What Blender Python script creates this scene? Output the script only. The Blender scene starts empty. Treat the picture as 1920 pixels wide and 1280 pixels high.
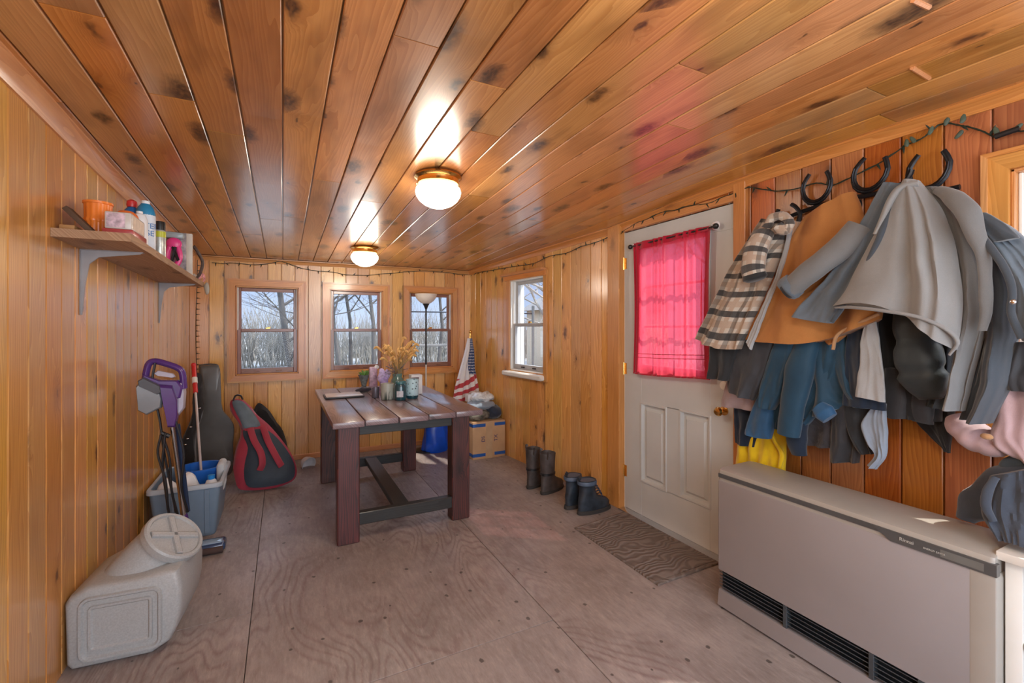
import bpy, bmesh, math, random
from mathutils import Vector, Matrix, noise, Euler
PI = math.pi
sc = bpy.context.scene
COL = sc.collection

# ------------------------------------------------------------------ camera
CAMH = 1.33
cam_d = bpy.data.cameras.new('camera'); cam = bpy.data.objects.new('camera', cam_d); COL.objects.link(cam)
cam_d.sensor_width = 36.0; cam_d.lens = 36.0 * 850 / 1920
cam_d.shift_y = -26.0 / 1920
cam_d.clip_start = 0.02; cam_d.clip_end = 300
YAW = math.atan2(.4514, .8923)
cam.location = (0, 0, CAMH); cam.rotation_euler = (PI / 2, 0, -YAW)
sc.camera = cam

# ------------------------------------------------------------------ render look
sc.view_settings.view_transform = 'Standard'; sc.view_settings.look = 'None'
sc.view_settings.gamma = 1; sc.view_settings.use_curve_mapping = False
sc.view_settings.exposure = 0.12
sc.cycles.max_bounces = 10; sc.cycles.diffuse_bounces = 6; sc.cycles.transparent_max_bounces = 16
sc.cycles.use_denoising = True
sc.cycles.sample_clamp_indirect = 6

# ------------------------------------------------------------------ world (daylight sky, brighter towards the zenith)
w = bpy.data.worlds.new('world'); sc.world = w; w.use_nodes = True
nt = w.node_tree; nt.nodes.clear()
tc = nt.nodes.new('ShaderNodeTexCoord'); sep = nt.nodes.new('ShaderNodeSeparateXYZ'); nt.links.new(tc.outputs['Generated'], sep.inputs[0])
rp = nt.nodes.new('ShaderNodeValToRGB'); nt.links.new(sep.outputs['Z'], rp.inputs[0])
rp.color_ramp.elements[0].position = 0.0; rp.color_ramp.elements[0].color = (.62, .74, .98, 1)
rp.color_ramp.elements[1].position = 1.0; rp.color_ramp.elements[1].color = (.60, .74, 1.0, 1)
e = rp.color_ramp.elements.new(.10); e.color = (.46, .62, .96, 1)
e = rp.color_ramp.elements.new(.3); e.color = (.55, .70, 1.0, 1)
st = nt.nodes.new('ShaderNodeMapRange'); st.inputs['From Min'].default_value = .22; st.inputs['From Max'].default_value = .6
st.inputs['To Min'].default_value = 1.0; st.inputs['To Max'].default_value = 5.5
nt.links.new(sep.outputs['Z'], st.inputs['Value'])
bg = nt.nodes.new('ShaderNodeBackground'); nt.links.new(rp.outputs[0], bg.inputs[0]); nt.links.new(st.outputs[0], bg.inputs[1])
wo = nt.nodes.new('ShaderNodeOutputWorld'); nt.links.new(bg.outputs[0], wo.inputs[0])

def add_light(name, kind, loc, direction=None, energy=10, color=(1, 1, 1), **kw):
    l = bpy.data.lights.new(name, kind); o = bpy.data.objects.new(name, l); COL.objects.link(o)
    o.location = loc; l.energy = energy; l.color = color
    for k, v in kw.items(): setattr(l, k, v)
    if direction is not None: o.rotation_euler = Vector(direction).to_track_quat('-Z', 'Y').to_euler()
    return o
add_light('sun', 'SUN', (6, -3, 8), (-.78, .55, -1.3), 7.0, (1, .93, .82), angle=.02)
# added fill light behind the camera, placed at the unseen opening in the front wall
add_light('front_fill', 'AREA', (0.72, -.92, 1.25), (0, 1, 0), 54, (.86, .93, 1.0), shape='RECTANGLE', size=2.5, size_y=1.5)

# ------------------------------------------------------------------ geometry of the shell
def lerp_tab(t, x):
    if x <= t[0][0]: return t[0][1]
    for (a, va), (b, vb) in zip(t, t[1:]):
        if x <= b: return va + (vb - va) * (x - a) / (b - a)
    return t[-1][1]
XL = -.757; YB = 5.06; YF = -1.0
def XR(y): return lerp_tab([(2.62, 2.25), (5.06, 2.0)], y)
def ZC(y): return lerp_tab([(1.2, 2.15), (1.9, 2.13), (2.7, 2.085), (5.06, 2.0)], y)

# photograph pixel -> direction per unit of depth, used to take measurements off the photo
def ray(x, y):
    r = (x - 960) / 850; return (.4514 + r * .8923, .8923 - r * .4514, (614 - y) / 850)
def at_z(x, y, z=0.0):
    a = ray(x, y); d = (z - CAMH) / a[2]; return Vector((a[0] * d, a[1] * d, z))
def at_x(x, y, X):
    a = ray(x, y); d = X / a[0]; return Vector((X, a[1] * d, CAMH + a[2] * d))
def at_y(x, y, Y):
    a = ray(x, y); d = Y / a[1]; return Vector((a[0] * d, Y, CAMH + a[2] * d))

# ------------------------------------------------------------------ helpers: materials
class NT:
    def __init__(s, name):
        s.m = bpy.data.materials.new(name); s.m.use_nodes = True
        s.t = s.m.node_tree; s.b = s.t.nodes['Principled BSDF']; s.o = s.t.nodes['Material Output']
    def n(s, kind, **kw):
        nd = s.t.nodes.new('ShaderNode' + kind)
        for k, v in kw.items():
            if hasattr(nd, k) and k not in nd.inputs: setattr(nd, k, v)
            else: s.set(nd.inputs[k], v)
        return nd
    def set(s, sock, v):
        if isinstance(v, bpy.types.NodeSocket): s.t.links.new(v, sock)
        else:
            if hasattr(sock.default_value, '__len__') and hasattr(v, '__len__') and len(sock.default_value) == 4 and len(v) == 3: v = (*v, 1)
            sock.default_value = v
    def math(s, op, a, b=0.0, clamp=False):
        nd = s.t.nodes.new('ShaderNodeMath'); nd.operation = op; nd.use_clamp = clamp
        s.set(nd.inputs[0], a); s.set(nd.inputs[1], b); return nd.outputs[0]
    def mix(s, f, a, b, mode='MIX'):
        nd = s.t.nodes.new('ShaderNodeMix'); nd.data_type = 'RGBA'; nd.blend_type = mode
        s.set(nd.inputs[0], f); s.set(nd.inputs[6], a); s.set(nd.inputs[7], b); return nd.outputs[2]
    def noise(s, vec, scale, detail=3, rough=.5, dist=0.0):
        nd = s.t.nodes.new('ShaderNodeTexNoise'); nd.inputs['Scale'].default_value = scale; nd.inputs['Detail'].default_value = detail
        nd.inputs['Roughness'].default_value = rough; nd.inputs['Distortion'].default_value = dist
        if vec is not None: s.t.links.new(vec, nd.inputs['Vector'])
        return nd.outputs[0]
    def mr(s, v, a, b, c=0.0, d=1.0, smooth=False):
        nd = s.t.nodes.new('ShaderNodeMapRange')
        if smooth: nd.interpolation_type = 'SMOOTHSTEP'
        s.set(nd.inputs[0], v); s.set(nd.inputs[1], a); s.set(nd.inputs[2], b); s.set(nd.inputs[3], c); s.set(nd.inputs[4], d); return nd.outputs[0]
    def comb(s, x, y, z=0.0):
        nd = s.t.nodes.new('ShaderNodeCombineXYZ'); s.set(nd.inputs[0], x); s.set(nd.inputs[1], y); s.set(nd.inputs[2], z); return nd.outputs[0]
    def bump(s, h, strength=.3, dist=.002):
        nd = s.t.nodes.new('ShaderNodeBump'); nd.inputs['Strength'].default_value = strength; nd.inputs['Distance'].default_value = dist
        s.t.links.new(h, nd.inputs['Height']); s.t.links.new(nd.outputs[0], s.b.inputs['Normal'])
    def uv(s):
        nd = s.t.nodes.new('ShaderNodeUVMap'); nd.uv_map = 'UVMap'; sp = s.t.nodes.new('ShaderNodeSeparateXYZ')
        s.t.links.new(nd.outputs[0], sp.inputs[0]); return nd.outputs[0], sp.outputs[0], sp.outputs[1]
    def obj(s):
        nd = s.t.nodes.new('ShaderNodeTexCoord'); return nd.outputs['Object']

def plain(name, col, rough=.5, metal=0.0, var=.08, nscale=14, bump=0.0, bscale=60, emis=None, coat=0, sheen=0, spec=.5):
    n = NT(name); v = n.obj()
    f = n.noise(v, nscale, 4)
    lo = tuple(c * (1 - var) for c in col); hi = tuple(min(1, c * (1 + var)) for c in col)
    n.set(n.b.inputs['Base Color'], n.mix(n.mr(f, .3, .7), lo, hi))
    n.b.inputs['Roughness'].default_value = rough; n.b.inputs['Metallic'].default_value = metal
    n.b.inputs['Specular IOR Level'].default_value = spec
    if coat: n.b.inputs['Coat Weight'].default_value = coat; n.b.inputs['Coat Roughness'].default_value = .12
    if sheen: n.b.inputs['Sheen Weight'].default_value = sheen; n.b.inputs['Sheen Roughness'].default_value = .5
    if bump: n.bump(n.noise(v, bscale, 3), bump, .003)
    if emis: n.b.inputs['Emission Color'].default_value = (*emis[0], 1); n.b.inputs['Emission Strength'].default_value = emis[1]
    return n.m

def pine(name, light, dark, knotc=(.06, .02, .008), rough=.33, coat=.45, knots=1.0, blot=.3, vary=.25, kthr=.55, kbig=1.0, coatr=.16):
    n = NT(name); uvv, u, v = n.uv()
    at = n.n('Attribute'); at.attribute_name = 'rnd'; sp = n.n('SeparateColor'); n.t.links.new(at.outputs['Color'], sp.inputs[0])
    r, g, b = sp.outputs[0], sp.outputs[1], sp.outputs[2]
    uo = n.math('ADD', u, n.math('MULTIPLY', g, 31.7)); vo = n.math('ADD', v, n.math('MULTIPLY', r, 57.3))
    # knots
    fine0 = n.noise(n.comb(n.math('MULTIPLY', uo, 90.0), n.math('MULTIPLY', vo, 40.0)), 1.0, 3)
    kv = n.comb(n.math('MULTIPLY', uo, 6.0), n.math('MULTIPLY', vo, 2.6))
    wob = n.noise(n.comb(n.math('MULTIPLY', uo, 9.0), n.math('MULTIPLY', vo, 7.0)), 3.0, 2)
    vor = n.n('TexVoronoi', voronoi_dimensions='2D', Vector=kv, Scale=1.0)
    d = n.math('ADD', vor.outputs['Distance'], n.math('MULTIPLY', n.math('SUBTRACT', wob, .5), .22))
    cs = n.n('SeparateColor'); n.t.links.new(vor.outputs['Color'], cs.inputs[0])
    on = n.math('GREATER_THAN', cs.outputs[0], kthr)
    size = n.math('MULTIPLY', n.math('POWER', cs.outputs[1], 1.6), .15 * kbig); size = n.math('ADD', size, .035)
    kn = n.math('MULTIPLY', n.math('MULTIPLY', n.mr(d, n.math('MULTIPLY', size, .35), size, 1, 0), n.mr(fine0, .25, .6, .55, 1.0)), on)
    halo = n.math('MULTIPLY', n.mr(d, 0.04, .30, 1, 0, True), on)
    # grain, bent around the knots
    un = n.math('ADD', uo, n.math('MULTIPLY', halo, .03))
    low = n.noise(n.comb(n.math('MULTIPLY', un, 5.0), n.math('MULTIPLY', vo, .55), r), 2.0, 2)
    rings = n.n('TexWave', wave_type='BANDS', bands_direction='X', wave_profile='SAW',
                Vector=n.comb(n.math('ADD', un, n.math('MULTIPLY', low, .16)), n.math('MULTIPLY', vo, .02), 0.0), Scale=22.0, Distortion=1.2, Detail=2.0)
    fine = n.noise(n.comb(n.math('MULTIPLY', un, 170.0), n.math('MULTIPLY', vo, 5.0), g), 1.0, 4, .6)
    streak = n.math('ADD', n.math('MULTIPLY', rings.outputs['Fac'] if 'Fac' in rings.outputs else rings.outputs[1], .45), n.math('MULTIPLY', fine, .55))
    col = n.mix(n.mr(streak, .2, .8), light, dark)
    bl = n.noise(n.comb(n.math('MULTIPLY', uo, 6.0), n.math('MULTIPLY', vo, 1.6), 3.3), 1.5, 3)
    col = n.mix(n.math('MULTIPLY', n.mr(bl, .5, .75), blot), col, tuple(c * .55 for c in dark))
    col = n.mix(n.math('MULTIPLY', halo, .45), col, tuple(c * .6 for c in dark))
    col = n.mix(n.math('MULTIPLY', kn, .93 * knots), col, knotc)
    hs = n.n('HueSaturation', Hue=n.mr(g, 0, 1, .488, .506), Saturation=n.mr(b, 0, 1, .93, 1.06), Value=n.mr(r, 0, 1, 1 - vary, 1 + vary), Color=col)
    n.set(n.b.inputs['Base Color'], hs.outputs[0])
    n.b.inputs['Roughness'].default_value = rough
    n.b.inputs['Coat Weight'].default_value = coat; n.b.inputs['Coat Roughness'].default_value = coatr; n.b.inputs['Coat IOR'].default_value = 1.55
    n.bump(fine, .12, .001)
    return n.m

def cloth(name, col, var=.15, sheen=.3, weave=500, rough=.9, bump=.25, big=.12):
    n = NT(name); v = n.obj()
    f = n.noise(v, 5, 4, .6)
    c = n.mix(n.mr(f, .3, .7), tuple(x * (1 - var) for x in col), tuple(min(1, x * (1 + var)) for x in col))
    f2 = n.noise(v, weave, 2)
    c = n.mix(n.math('MULTIPLY', n.mr(f2, .35, .65), .25), c, tuple(x * .7 for x in col))
    n.set(n.b.inputs['Base Color'], c); n.b.inputs['Roughness'].default_value = rough
    n.b.inputs['Sheen Weight'].default_value = sheen; n.b.inputs['Specular IOR Level'].default_value = .25
    hh = n.math('ADD', n.math('MULTIPLY', n.noise(v, 22, 3), big * 6), n.math('MULTIPLY', f2, .12))
    n.bump(hh, bump, .01)
    return n.m

def plaid_mat():
    n = NT('plaid_flannel'); _, u, v = n.uv()
    def band(x, per, lo, hi):
        m = n.math('FRACT', n.math('DIVIDE', x, per)); return n.math('MULTIPLY', n.math('GREATER_THAN', m, lo), n.math('LESS_THAN', m, hi))
    dark_v = band(v, .085, .0, .30); dark_u = band(u, .085, .1, .36); tan_v = band(v, .085, .5, .8); tan_u = band(u, .085, .55, .85)
    base = (.47, .42, .36)
    c = n.mix(n.math('MULTIPLY', n.math('MAXIMUM', tan_v, tan_u), .55), base, (.33, .20, .12))
    c = n.mix(n.math('MULTIPLY', dark_u, .55), c, (.02, .02, .022))
    c = n.mix(n.math('MULTIPLY', dark_v, .9), c, (.012, .013, .016))
    n.set(n.b.inputs['Base Color'], c); n.b.inputs['Roughness'].default_value = .95; n.b.inputs['Sheen Weight'].default_value = .4
    n.bump(n.noise(n.obj(), 260, 2), .4, .004)
    return n.m

def glass_mat(name, tint=(1, 1, 1), refl=.08):
    n = NT(name); t = n.t; t.nodes.remove(n.b)
    tr = t.nodes.new('ShaderNodeBsdfTransparent'); tr.inputs[0].default_value = (*tint, 1)
    gl = t.nodes.new('ShaderNodeBsdfGlossy'); gl.inputs['Roughness'].default_value = .02
    fr = t.nodes.new('ShaderNodeFresnel'); fr.inputs[0].default_value = 1.45
    mx = t.nodes.new('ShaderNodeMixShader'); mul = t.nodes.new('ShaderNodeMath'); mul.operation = 'MULTIPLY'; mul.inputs[1].default_value = refl * 8
    t.links.new(fr.outputs[0], mul.inputs[0]); t.links.new(mul.outputs[0], mx.inputs[0]); t.links.new(tr.outputs[0], mx.inputs[1]); t.links.new(gl.outputs[0], mx.inputs[2])
    t.links.new(mx.outputs[0], n.o.inputs[0]); return n.m

# ------------------------------------------------------------------ helpers: geometry.  A geo is (verts, faces[, uvs per face])
def G_box(x0, x1, y0, y1, z0, z1, bev=0.0, seg=2):
    bm = bmesh.new(); bmesh.ops.create_cube(bm, size=1)
    bmesh.ops.scale(bm, vec=(abs(x1 - x0), abs(y1 - y0), abs(z1 - z0)), verts=bm.verts)
    bmesh.ops.translate(bm, vec=((x0 + x1) / 2, (y0 + y1) / 2, (z0 + z1) / 2), verts=bm.verts)
    if bev: bmesh.ops.bevel(bm, geom=bm.edges[:], offset=bev, segments=seg, affect='EDGES', profile=.5)
    bm.verts.ensure_lookup_table(); vs = [v.co.copy() for v in bm.verts]; fs = [[v.index for v in f.verts] for f in bm.faces]
    bm.free(); return (vs, fs)
def G_loft(rings, close=True, caps=True):
    n = len(rings[0]); vs = [Vector(p) for r in rings for p in r]; fs = []
    for i in range(len(rings) - 1):
        for j in range(n if close else n - 1):
            k = (j + 1) % n
            fs.append([i * n + j, i * n + k, (i + 1) * n + k, (i + 1) * n + j])
    if caps and close:
        fs.append(list(range(n))[::-1]); fs.append([(len(rings) - 1) * n + j for j in range(n)])
    return (vs, fs)
def G_lathe(prof, c=(0, 0, 0), n=32, axis='Z', caps=True):
    rings = []
    for r, h in prof:
        ring = []
        for j in range(n):
            a = 2 * PI * j / n; x, y = r * math.cos(a), r * math.sin(a)
            p = {'Z': (x, y, h), 'X': (h, x, y), 'Y': (y, h, x)}[axis]
            ring.append(Vector(p) + Vector(c))
        rings.append(ring)
    return G_loft(rings, True, caps)
def G_tube(pts, rad, n=8, flat=1.0, up=None):
    pts = [Vector(p) for p in pts]; m = len(pts)
    if not hasattr(rad, '__len__'): rad = [rad] * m
    rings = []; prev = None
    for i, p in enumerate(pts):
        t = (pts[min(i + 1, m - 1)] - pts[max(i - 1, 0)]).normalized()
        if prev is None:
            ref = Vector(up) if up else (Vector((0, 0, 1)) if abs(t.z) < .9 else Vector((1, 0, 0)))
            a = (ref - t * ref.dot(t)).normalized()
        else: a = (prev - t * prev.dot(t)).normalized()
        prev = a; b = t.cross(a)
        rings.append([p + (a * math.cos(2 * PI * j / n) + b * math.sin(2 * PI * j / n) * flat) * rad[i] for j in range(n)])
    return G_loft(rings)
def G_prism(poly, axis, a, b):
    """extrude a 2-D outline; axis is the extrusion axis, poly gives the other two coordinates in xyz order"""
    def P(p, h): return {'X': Vector((h, p[0], p[1])), 'Y': Vector((p[0], h, p[1])), 'Z': Vector((p[0], p[1], h))}[axis]
    return G_loft([[P(p, a) for p in poly], [P(p, b) for p in poly]])
def G_ell(c, r, n=20, m=12, squash=None):
    rings = []
    for i in range(1, m):
        th = PI * i / m
        rings.append([Vector((c[0] + r[0] * math.sin(th) * math.cos(2 * PI * j / n), c[1] + r[1] * math.sin(th) * math.sin(2 * PI * j / n), c[2] - r[2] * math.cos(th))) for j in range(n)])
    return G_loft(rings)
def xf(g, M): return ([M @ Vector(v) for v in g[0]], *g[1:])
def smooth_path(pts, k=6):
    """Catmull-Rom through the points"""
    P = [Vector(p) for p in pts]; P = [P[0] * 2 - P[1]] + P + [P[-1] * 2 - P[-2]]; out = []
    for i in range(1, len(P) - 2):
        for s in range(k):
            t = s / k
            out.append(.5 * ((2 * P[i]) + (P[i + 1] - P[i - 1]) * t + (2 * P[i - 1] - 5 * P[i] + 4 * P[i + 1] - P[i + 2]) * t * t + (3 * P[i] - P[i - 1] - 3 * P[i + 1] + P[i + 2]) * t ** 3))
    out.append(P[-2].copy()); return out
def wob(g, amp, scale, seed=0.0):
    vs = []
    for v in g[0]:
        q = Vector(v) * scale + Vector((seed, seed * 1.7, seed * .3)); vs.append(Vector(v) + noise.noise_vector(q) * amp)
    return (vs, *g[1:])

def obj(name, geos, mats, parent=None, smooth=35, rnd=None, kind=None, label=None):
    if isinstance(geos, tuple): geos = [geos]
    if not isinstance(mats, (list, tuple)): mats = [mats]
    vs = []; fs = []; uvs = []; mi = []; hasuv = False; rn = []
    for k, g in enumerate(geos):
        o = len(vs); vs += [tuple(v) for v in g[0]]
        ga = g[2] if len(g) > 2 else None; gm = g[3] if len(g) > 3 else 0; gr = g[4] if len(g) > 4 else None
        for i, f in enumerate(g[1]):
            fs.append([o + j for j in f]); mi.append(gm if isinstance(gm, int) else gm[i])
            if ga is not None: uvs += ga[i]; hasuv = True
            else: uvs += [None] * len(f)
            rn += [gr if gr is not None else (.5, .5, .5)] * len(f)
    me = bpy.data.meshes.new(name); me.from_pydata(vs, [], fs)
    for m in mats: me.materials.append(m)
    if len(mats) > 1: me.polygons.foreach_set('material_index', mi)
    ul = me.uv_layers.new(name='UVMap')
    if hasuv or True:
        flat = []; vv = me.vertices
        li = 0
        for p in me.polygons:
            for lo in p.loop_indices:
                q = uvs[li]; li += 1
                if q is None:
                    co = vv[me.loops[lo].vertex_index].co; nn = p.normal
                    ax = max(range(3), key=lambda t: abs(nn[t])); q = [(co.y, co.z), (co.x, co.z), (co.x, co.y)][ax]
                flat += [q[0], q[1]]
        ul.data.foreach_set('uv', flat)
    if any(r is not None and r != (.5, .5, .5) for r in rn):
        ca = me.color_attributes.new('rnd', 'FLOAT_COLOR', 'CORNER'); ca.data.foreach_set('color', [x for r in rn for x in (*r, 1)])
    if smooth:
        for p in me.polygons: p.use_smooth = True
        me.set_sharp_from_angle(angle=math.radians(smooth))
    me.update()
    # consistent outward normals for closed pieces
    o = bpy.data.objects.new(name, me); COL.objects.link(o)
    if parent is not None: attach(o, parent)
    if kind: o['kind'] = kind
    if label: o['label'] = label
    return o
def attach(o, parent):
    o.parent = parent
    if parent.type == 'EMPTY': o.matrix_parent_inverse = (Matrix.Translation(parent.location) @ parent.rotation_euler.to_matrix().to_4x4()).inverted()
def thing(name, label, cat, loc=(0, 0, 0), group=None):
    o = bpy.data.objects.new(name, None); COL.objects.link(o); o.location = loc; o.empty_display_size = .05
    o['label'] = label; o['category'] = cat
    if group: o['group'] = group
    return o
def tag(o, label, cat, group=None):
    o['label'] = label; o['category'] = cat
    if group: o['group'] = group
    return o
def dup(root, loc=None, label=None, group=None, rot=None):
    r = root.copy(); COL.objects.link(r)
    if loc is not None: r.location = loc
    if rot is not None: r.rotation_euler = rot
    if label: r['label'] = label
    if group: r['group'] = group
    for ch in list(root.children):
        c = ch.copy(); COL.objects.link(c); c.parent = r
        for g in list(ch.children):
            d = g.copy(); COL.objects.link(d); d.parent = c
    return r
def text_geo(s, size, M, ext=.0006):
    cu = bpy.data.curves.new('lettering', 'FONT'); cu.body = s; cu.size = size; cu.extrude = ext; cu.align_x = 'CENTER'; cu.align_y = 'CENTER'
    o = bpy.data.objects.new('lettering', cu); COL.objects.link(o)
    me = o.to_mesh(); vs = [M @ v.co for v in me.vertices]; fs = [list(p.vertices) for p in me.polygons]
    o.to_mesh_clear(); bpy.data.objects.remove(o); bpy.data.curves.remove(cu)
    return (vs, fs)
def frame_M(origin, right, up):
    r = Vector(right).normalized(); u = Vector(up).normalized(); n = r.cross(u)
    M = Matrix((r, u, n)).transposed().to_4x4(); M.translation = Vector(origin); return M
RN = random.Random(7)
def rr(): return (RN.random(), RN.random(), RN.random())

# board-lined surface.  P(a, b, off) -> world point; off points into the room
def boards(P, a0, a1, bfun0, bfun1, wid, holes=(), start=None, gap=.005, ch=.003, depth=.016, joints=0, nb=6, flip=False, back=.09, cuts=()):
    geos = []; edges = []
    a = a0 if start is None else start
    while a + wid <= a0: a += wid
    first = a0; lst = []
    cur = a0; nxt = a + wid if a <= a0 else a
    while cur < a1 - 1e-6:
        nx = min(nxt, a1); lst.append((cur, nx)); cur = nx; nxt = nx + wid
    for (A, B) in lst:
        rnd = rr(); cutsa = sorted({A, B} | {h[0] for h in holes if A < h[0] < B} | {h[1] for h in holes if A < h[1] < B})
        for c0, c1 in zip(cutsa, cutsa[1:]):
            mid = (c0 + c1) / 2; lo, hi = bfun0(mid), bfun1(mid)
            segs = [(lo, hi)]
            for h in holes:
                if h[0] - 1e-6 <= mid <= h[1] + 1e-6:
                    ns = []
                    for s0, s1 in segs:
                        if h[3] <= s0 or h[2] >= s1: ns.append((s0, s1)); continue
                        if h[2] > s0: ns.append((s0, h[2]))
                        if h[3] < s1: ns.append((h[3], s1))
                    segs = ns
            for s0, s1 in segs:
                bs = [s0, s1]
                if joints and s1 - s0 > .8:
                    t = s0 + RN.uniform(.1, 1.0) * joints
                    while t < s1 - .3: bs.append(t); t += RN.uniform(.7, 1.3) * joints
                bs = sorted(bs)
                for q0, q1 in zip(bs, bs[1:]):
                    rn2 = rr() if joints else rnd
                    g0 = gap / 2 if (joints and q0 > s0) else 0; g1 = gap / 2 if (joints and q1 < s1) else 0
                    q0_, q1_ = q0 + g0, q1 - g1
                    n = max(1, int((q1_ - q0_) / .35)) if nb > 1 else 1
                    xs = []
                    if abs(c0 - A) < 1e-6: xs += [(c0 + gap / 2, -depth), (c0 + gap / 2, -ch), (c0 + gap / 2 + ch, 0)]
                    else: xs += [(c0, -back), (c0, 0)]
                    if abs(c1 - B) < 1e-6: xs += [(c1 - gap / 2 - ch, 0), (c1 - gap / 2, -ch), (c1 - gap / 2, -depth)]
                    else: xs += [(c1, 0), (c1, -back)]
                    vs = []; fs = []; uvs = []
                    for i in range(n + 1):
                        b = q0_ + (q1_ - q0_) * i / n
                        for x, off in xs: vs.append(P(x, b, off))
                    m = len(xs)
                    for i in range(n):
                        b0_, b1_ = q0_ + (q1_ - q0_) * i / n, q0_ + (q1_ - q0_) * (i + 1) / n
                        for j in range(m - 1):
                            f = [i * m + j, i * m + j + 1, (i + 1) * m + j + 1, (i + 1) * m + j]
                            uv = [(xs[j][0] - A, b0_), (xs[j + 1][0] - A, b0_), (xs[j + 1][0] - A, b1_), (xs[j][0] - A, b1_)]
                            if flip: f = f[::-1]; uv = uv[::-1]
                            fs.append(f); uvs.append(uv)
                    # ends
                    for (bb, iv) in ((q0_, 0), (q1_, n)):
                        e0 = len(vs); vs += [P(xs[0][0], bb, -back), P(xs[-1][0], bb, -back)]
                        fs.append([e0, iv * m, *[iv * m + j for j in range(1, m)], e0 + 1]); uvs.append([(0, bb)] * (m + 2))
                    geos.append((vs, fs, uvs, 0, rn2))
                # backing behind the boards
                nn = 8 if s1 - s0 > 1 else 1
                for i in range(nn):
                    b0_, b1_ = s0 + (s1 - s0) * i / nn, s0 + (s1 - s0) * (i + 1) / nn
                    vs = [P(c0, b0_, -depth), P(c1, b0_, -depth), P(c1, b1_, -depth), P(c0, b1_, -depth), P(c0, b0_, -back), P(c1, b0_, -back), P(c1, b1_, -back), P(c0, b1_, -back)]
                    geos.append((vs, [[0, 1, 2, 3], [4, 5, 6, 7]], [[(0, b0_)] * 4] * 2, 0, (.1, .5, .5)))
    return geos

# ------------------------------------------------------------------ materials
M = {}
M['wall'] = pine('varnished_pine_wall', (.78, .43, .12), (.55, .245, .046), vary=.16, coat=.8, coatr=.2)
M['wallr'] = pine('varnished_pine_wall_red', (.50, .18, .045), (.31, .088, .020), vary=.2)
M['ceil'] = pine('varnished_pine_ceiling', (.56, .275, .088), (.41, .170, .044), vary=.2, blot=.75, kthr=.34, kbig=2.3, coat=.8, coatr=.2, knotc=(.035, .013, .006))
M['trim'] = pine('pine_trim', (.68, .33, .10), (.52, .22, .055), knots=.3, vary=.08, kthr=.85)
M['sash'] = pine('stained_sash_wood', (.30, .12, .06), (.18, .07, .035), knots=.0, vary=.05, kthr=.95)
M['shelfw'] = pine('worn_shelf_wood', (.50, .33, .18), (.30, .17, .08), knots=.6, vary=.05, coat=.05, rough=.6)
M['white'] = plain('white_paint', (.78, .77, .72), .4, var=.03)
M['doorw'] = plain('door_white_paint', (.54, .555, .545), .42, var=.05, nscale=4)
M['black'] = plain('black_metal', (.012, .012, .014), .4)
M['iron'] = plain('black_iron', (.018, .019, .024), .38, metal=.6, bump=.2, bscale=90)
M['brass'] = plain('brass', (.75, .45, .14), .22, metal=1, var=.05)
M['chrome'] = plain('brushed_steel', (.62, .63, .66), .22, metal=1, var=.05)
M['glass'] = glass_mat('window_glass', refl=.02)
M['lampglass'] = plain('frosted_lamp_glass', (.9, .86, .78), .5, emis=((1, .86, .66), 7.0))
def floor_mat():
    n = NT('worn_plywood_floor'); _, u, v = n.uv()
    at = n.n('Attribute'); at.attribute_name = 'rnd'; sp = n.n('SeparateColor'); n.t.links.new(at.outputs['Color'], sp.inputs[0])
    uo = n.math('ADD', u, n.math('MULTIPLY', sp.outputs[0], 9.1)); vo = n.math('ADD', v, n.math('MULTIPLY', sp.outputs[1], 7.7))
    low = n.noise(n.comb(n.math('MULTIPLY', uo, 1.6), n.math('MULTIPLY', vo, .5), 0.0), 1.4, 2, .5, .4)
    band = n.math('FRACT', n.math('MULTIPLY', low, 26.0))
    ring = n.mr(n.math('ABSOLUTE', n.math('SUBTRACT', band, .5)), .0, .5, 0, 1)
    fine = n.noise(n.comb(n.math('MULTIPLY', uo, 60.0), n.math('MULTIPLY', vo, 14.0), .5), 1.0, 4, .7)
    mid = n.noise(n.comb(uo, vo, 0.0), 2.6, 5, .62)
    patch = n.mr(n.noise(n.comb(n.math('MULTIPLY', uo, .9), n.math('MULTIPLY', vo, .6), 4.0), 1.7, 2), .42, .62)
    c = n.mix(n.mr(mid, .25, .75), (.21, .172, .155), (.37, .315, .29))
    c = n.mix(n.math('MULTIPLY', n.math('MULTIPLY', n.mr(ring, .45, .95), patch), .5), c, (.15, .085, .085))
    c = n.mix(n.math('MULTIPLY', n.mr(fine, .52, .72), .45), c, (.46, .385, .34))
    c = n.mix(n.math('MULTIPLY', n.mr(fine, .5, .3), .35), c, (.13, .095, .08))
    spk = n.n('TexVoronoi', voronoi_dimensions='2D', Vector=n.comb(n.math('MULTIPLY', uo, 7.0), n.math('MULTIPLY', vo, 6.0)), Scale=1.0)
    sc2 = n.n('SeparateColor'); n.t.links.new(spk.outputs['Color'], sc2.inputs[0])
    dd = n.math('ADD', spk.outputs['Distance'], n.math('MULTIPLY', n.math('SUBTRACT', n.noise(n.comb(uo, vo, 0.0), 60, 2), .5), .09))
    s = n.math('MULTIPLY', n.mr(dd, n.mr(sc2.outputs[1], 0, 1, .02, .055), n.mr(sc2.outputs[1], 0, 1, .035, .08), 1, 0), n.math('GREATER_THAN', sc2.outputs[0], .62))
    c = n.mix(n.math('MULTIPLY', s, .75), c, (.03, .024, .02))
    n.set(n.b.inputs['Base Color'], c)
    n.set(n.b.inputs['Roughness'], n.mr(mid, .3, .7, .5, .33)); n.b.inputs['Specular IOR Level'].default_value = .45
    n.bump(n.math('ADD', n.math('MULTIPLY', ring, n.math('MULTIPLY', patch, .5)), n.math('MULTIPLY', fine, 1.0)), .35, .003)
    return n.m
M['floor'] = floor_mat()

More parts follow.
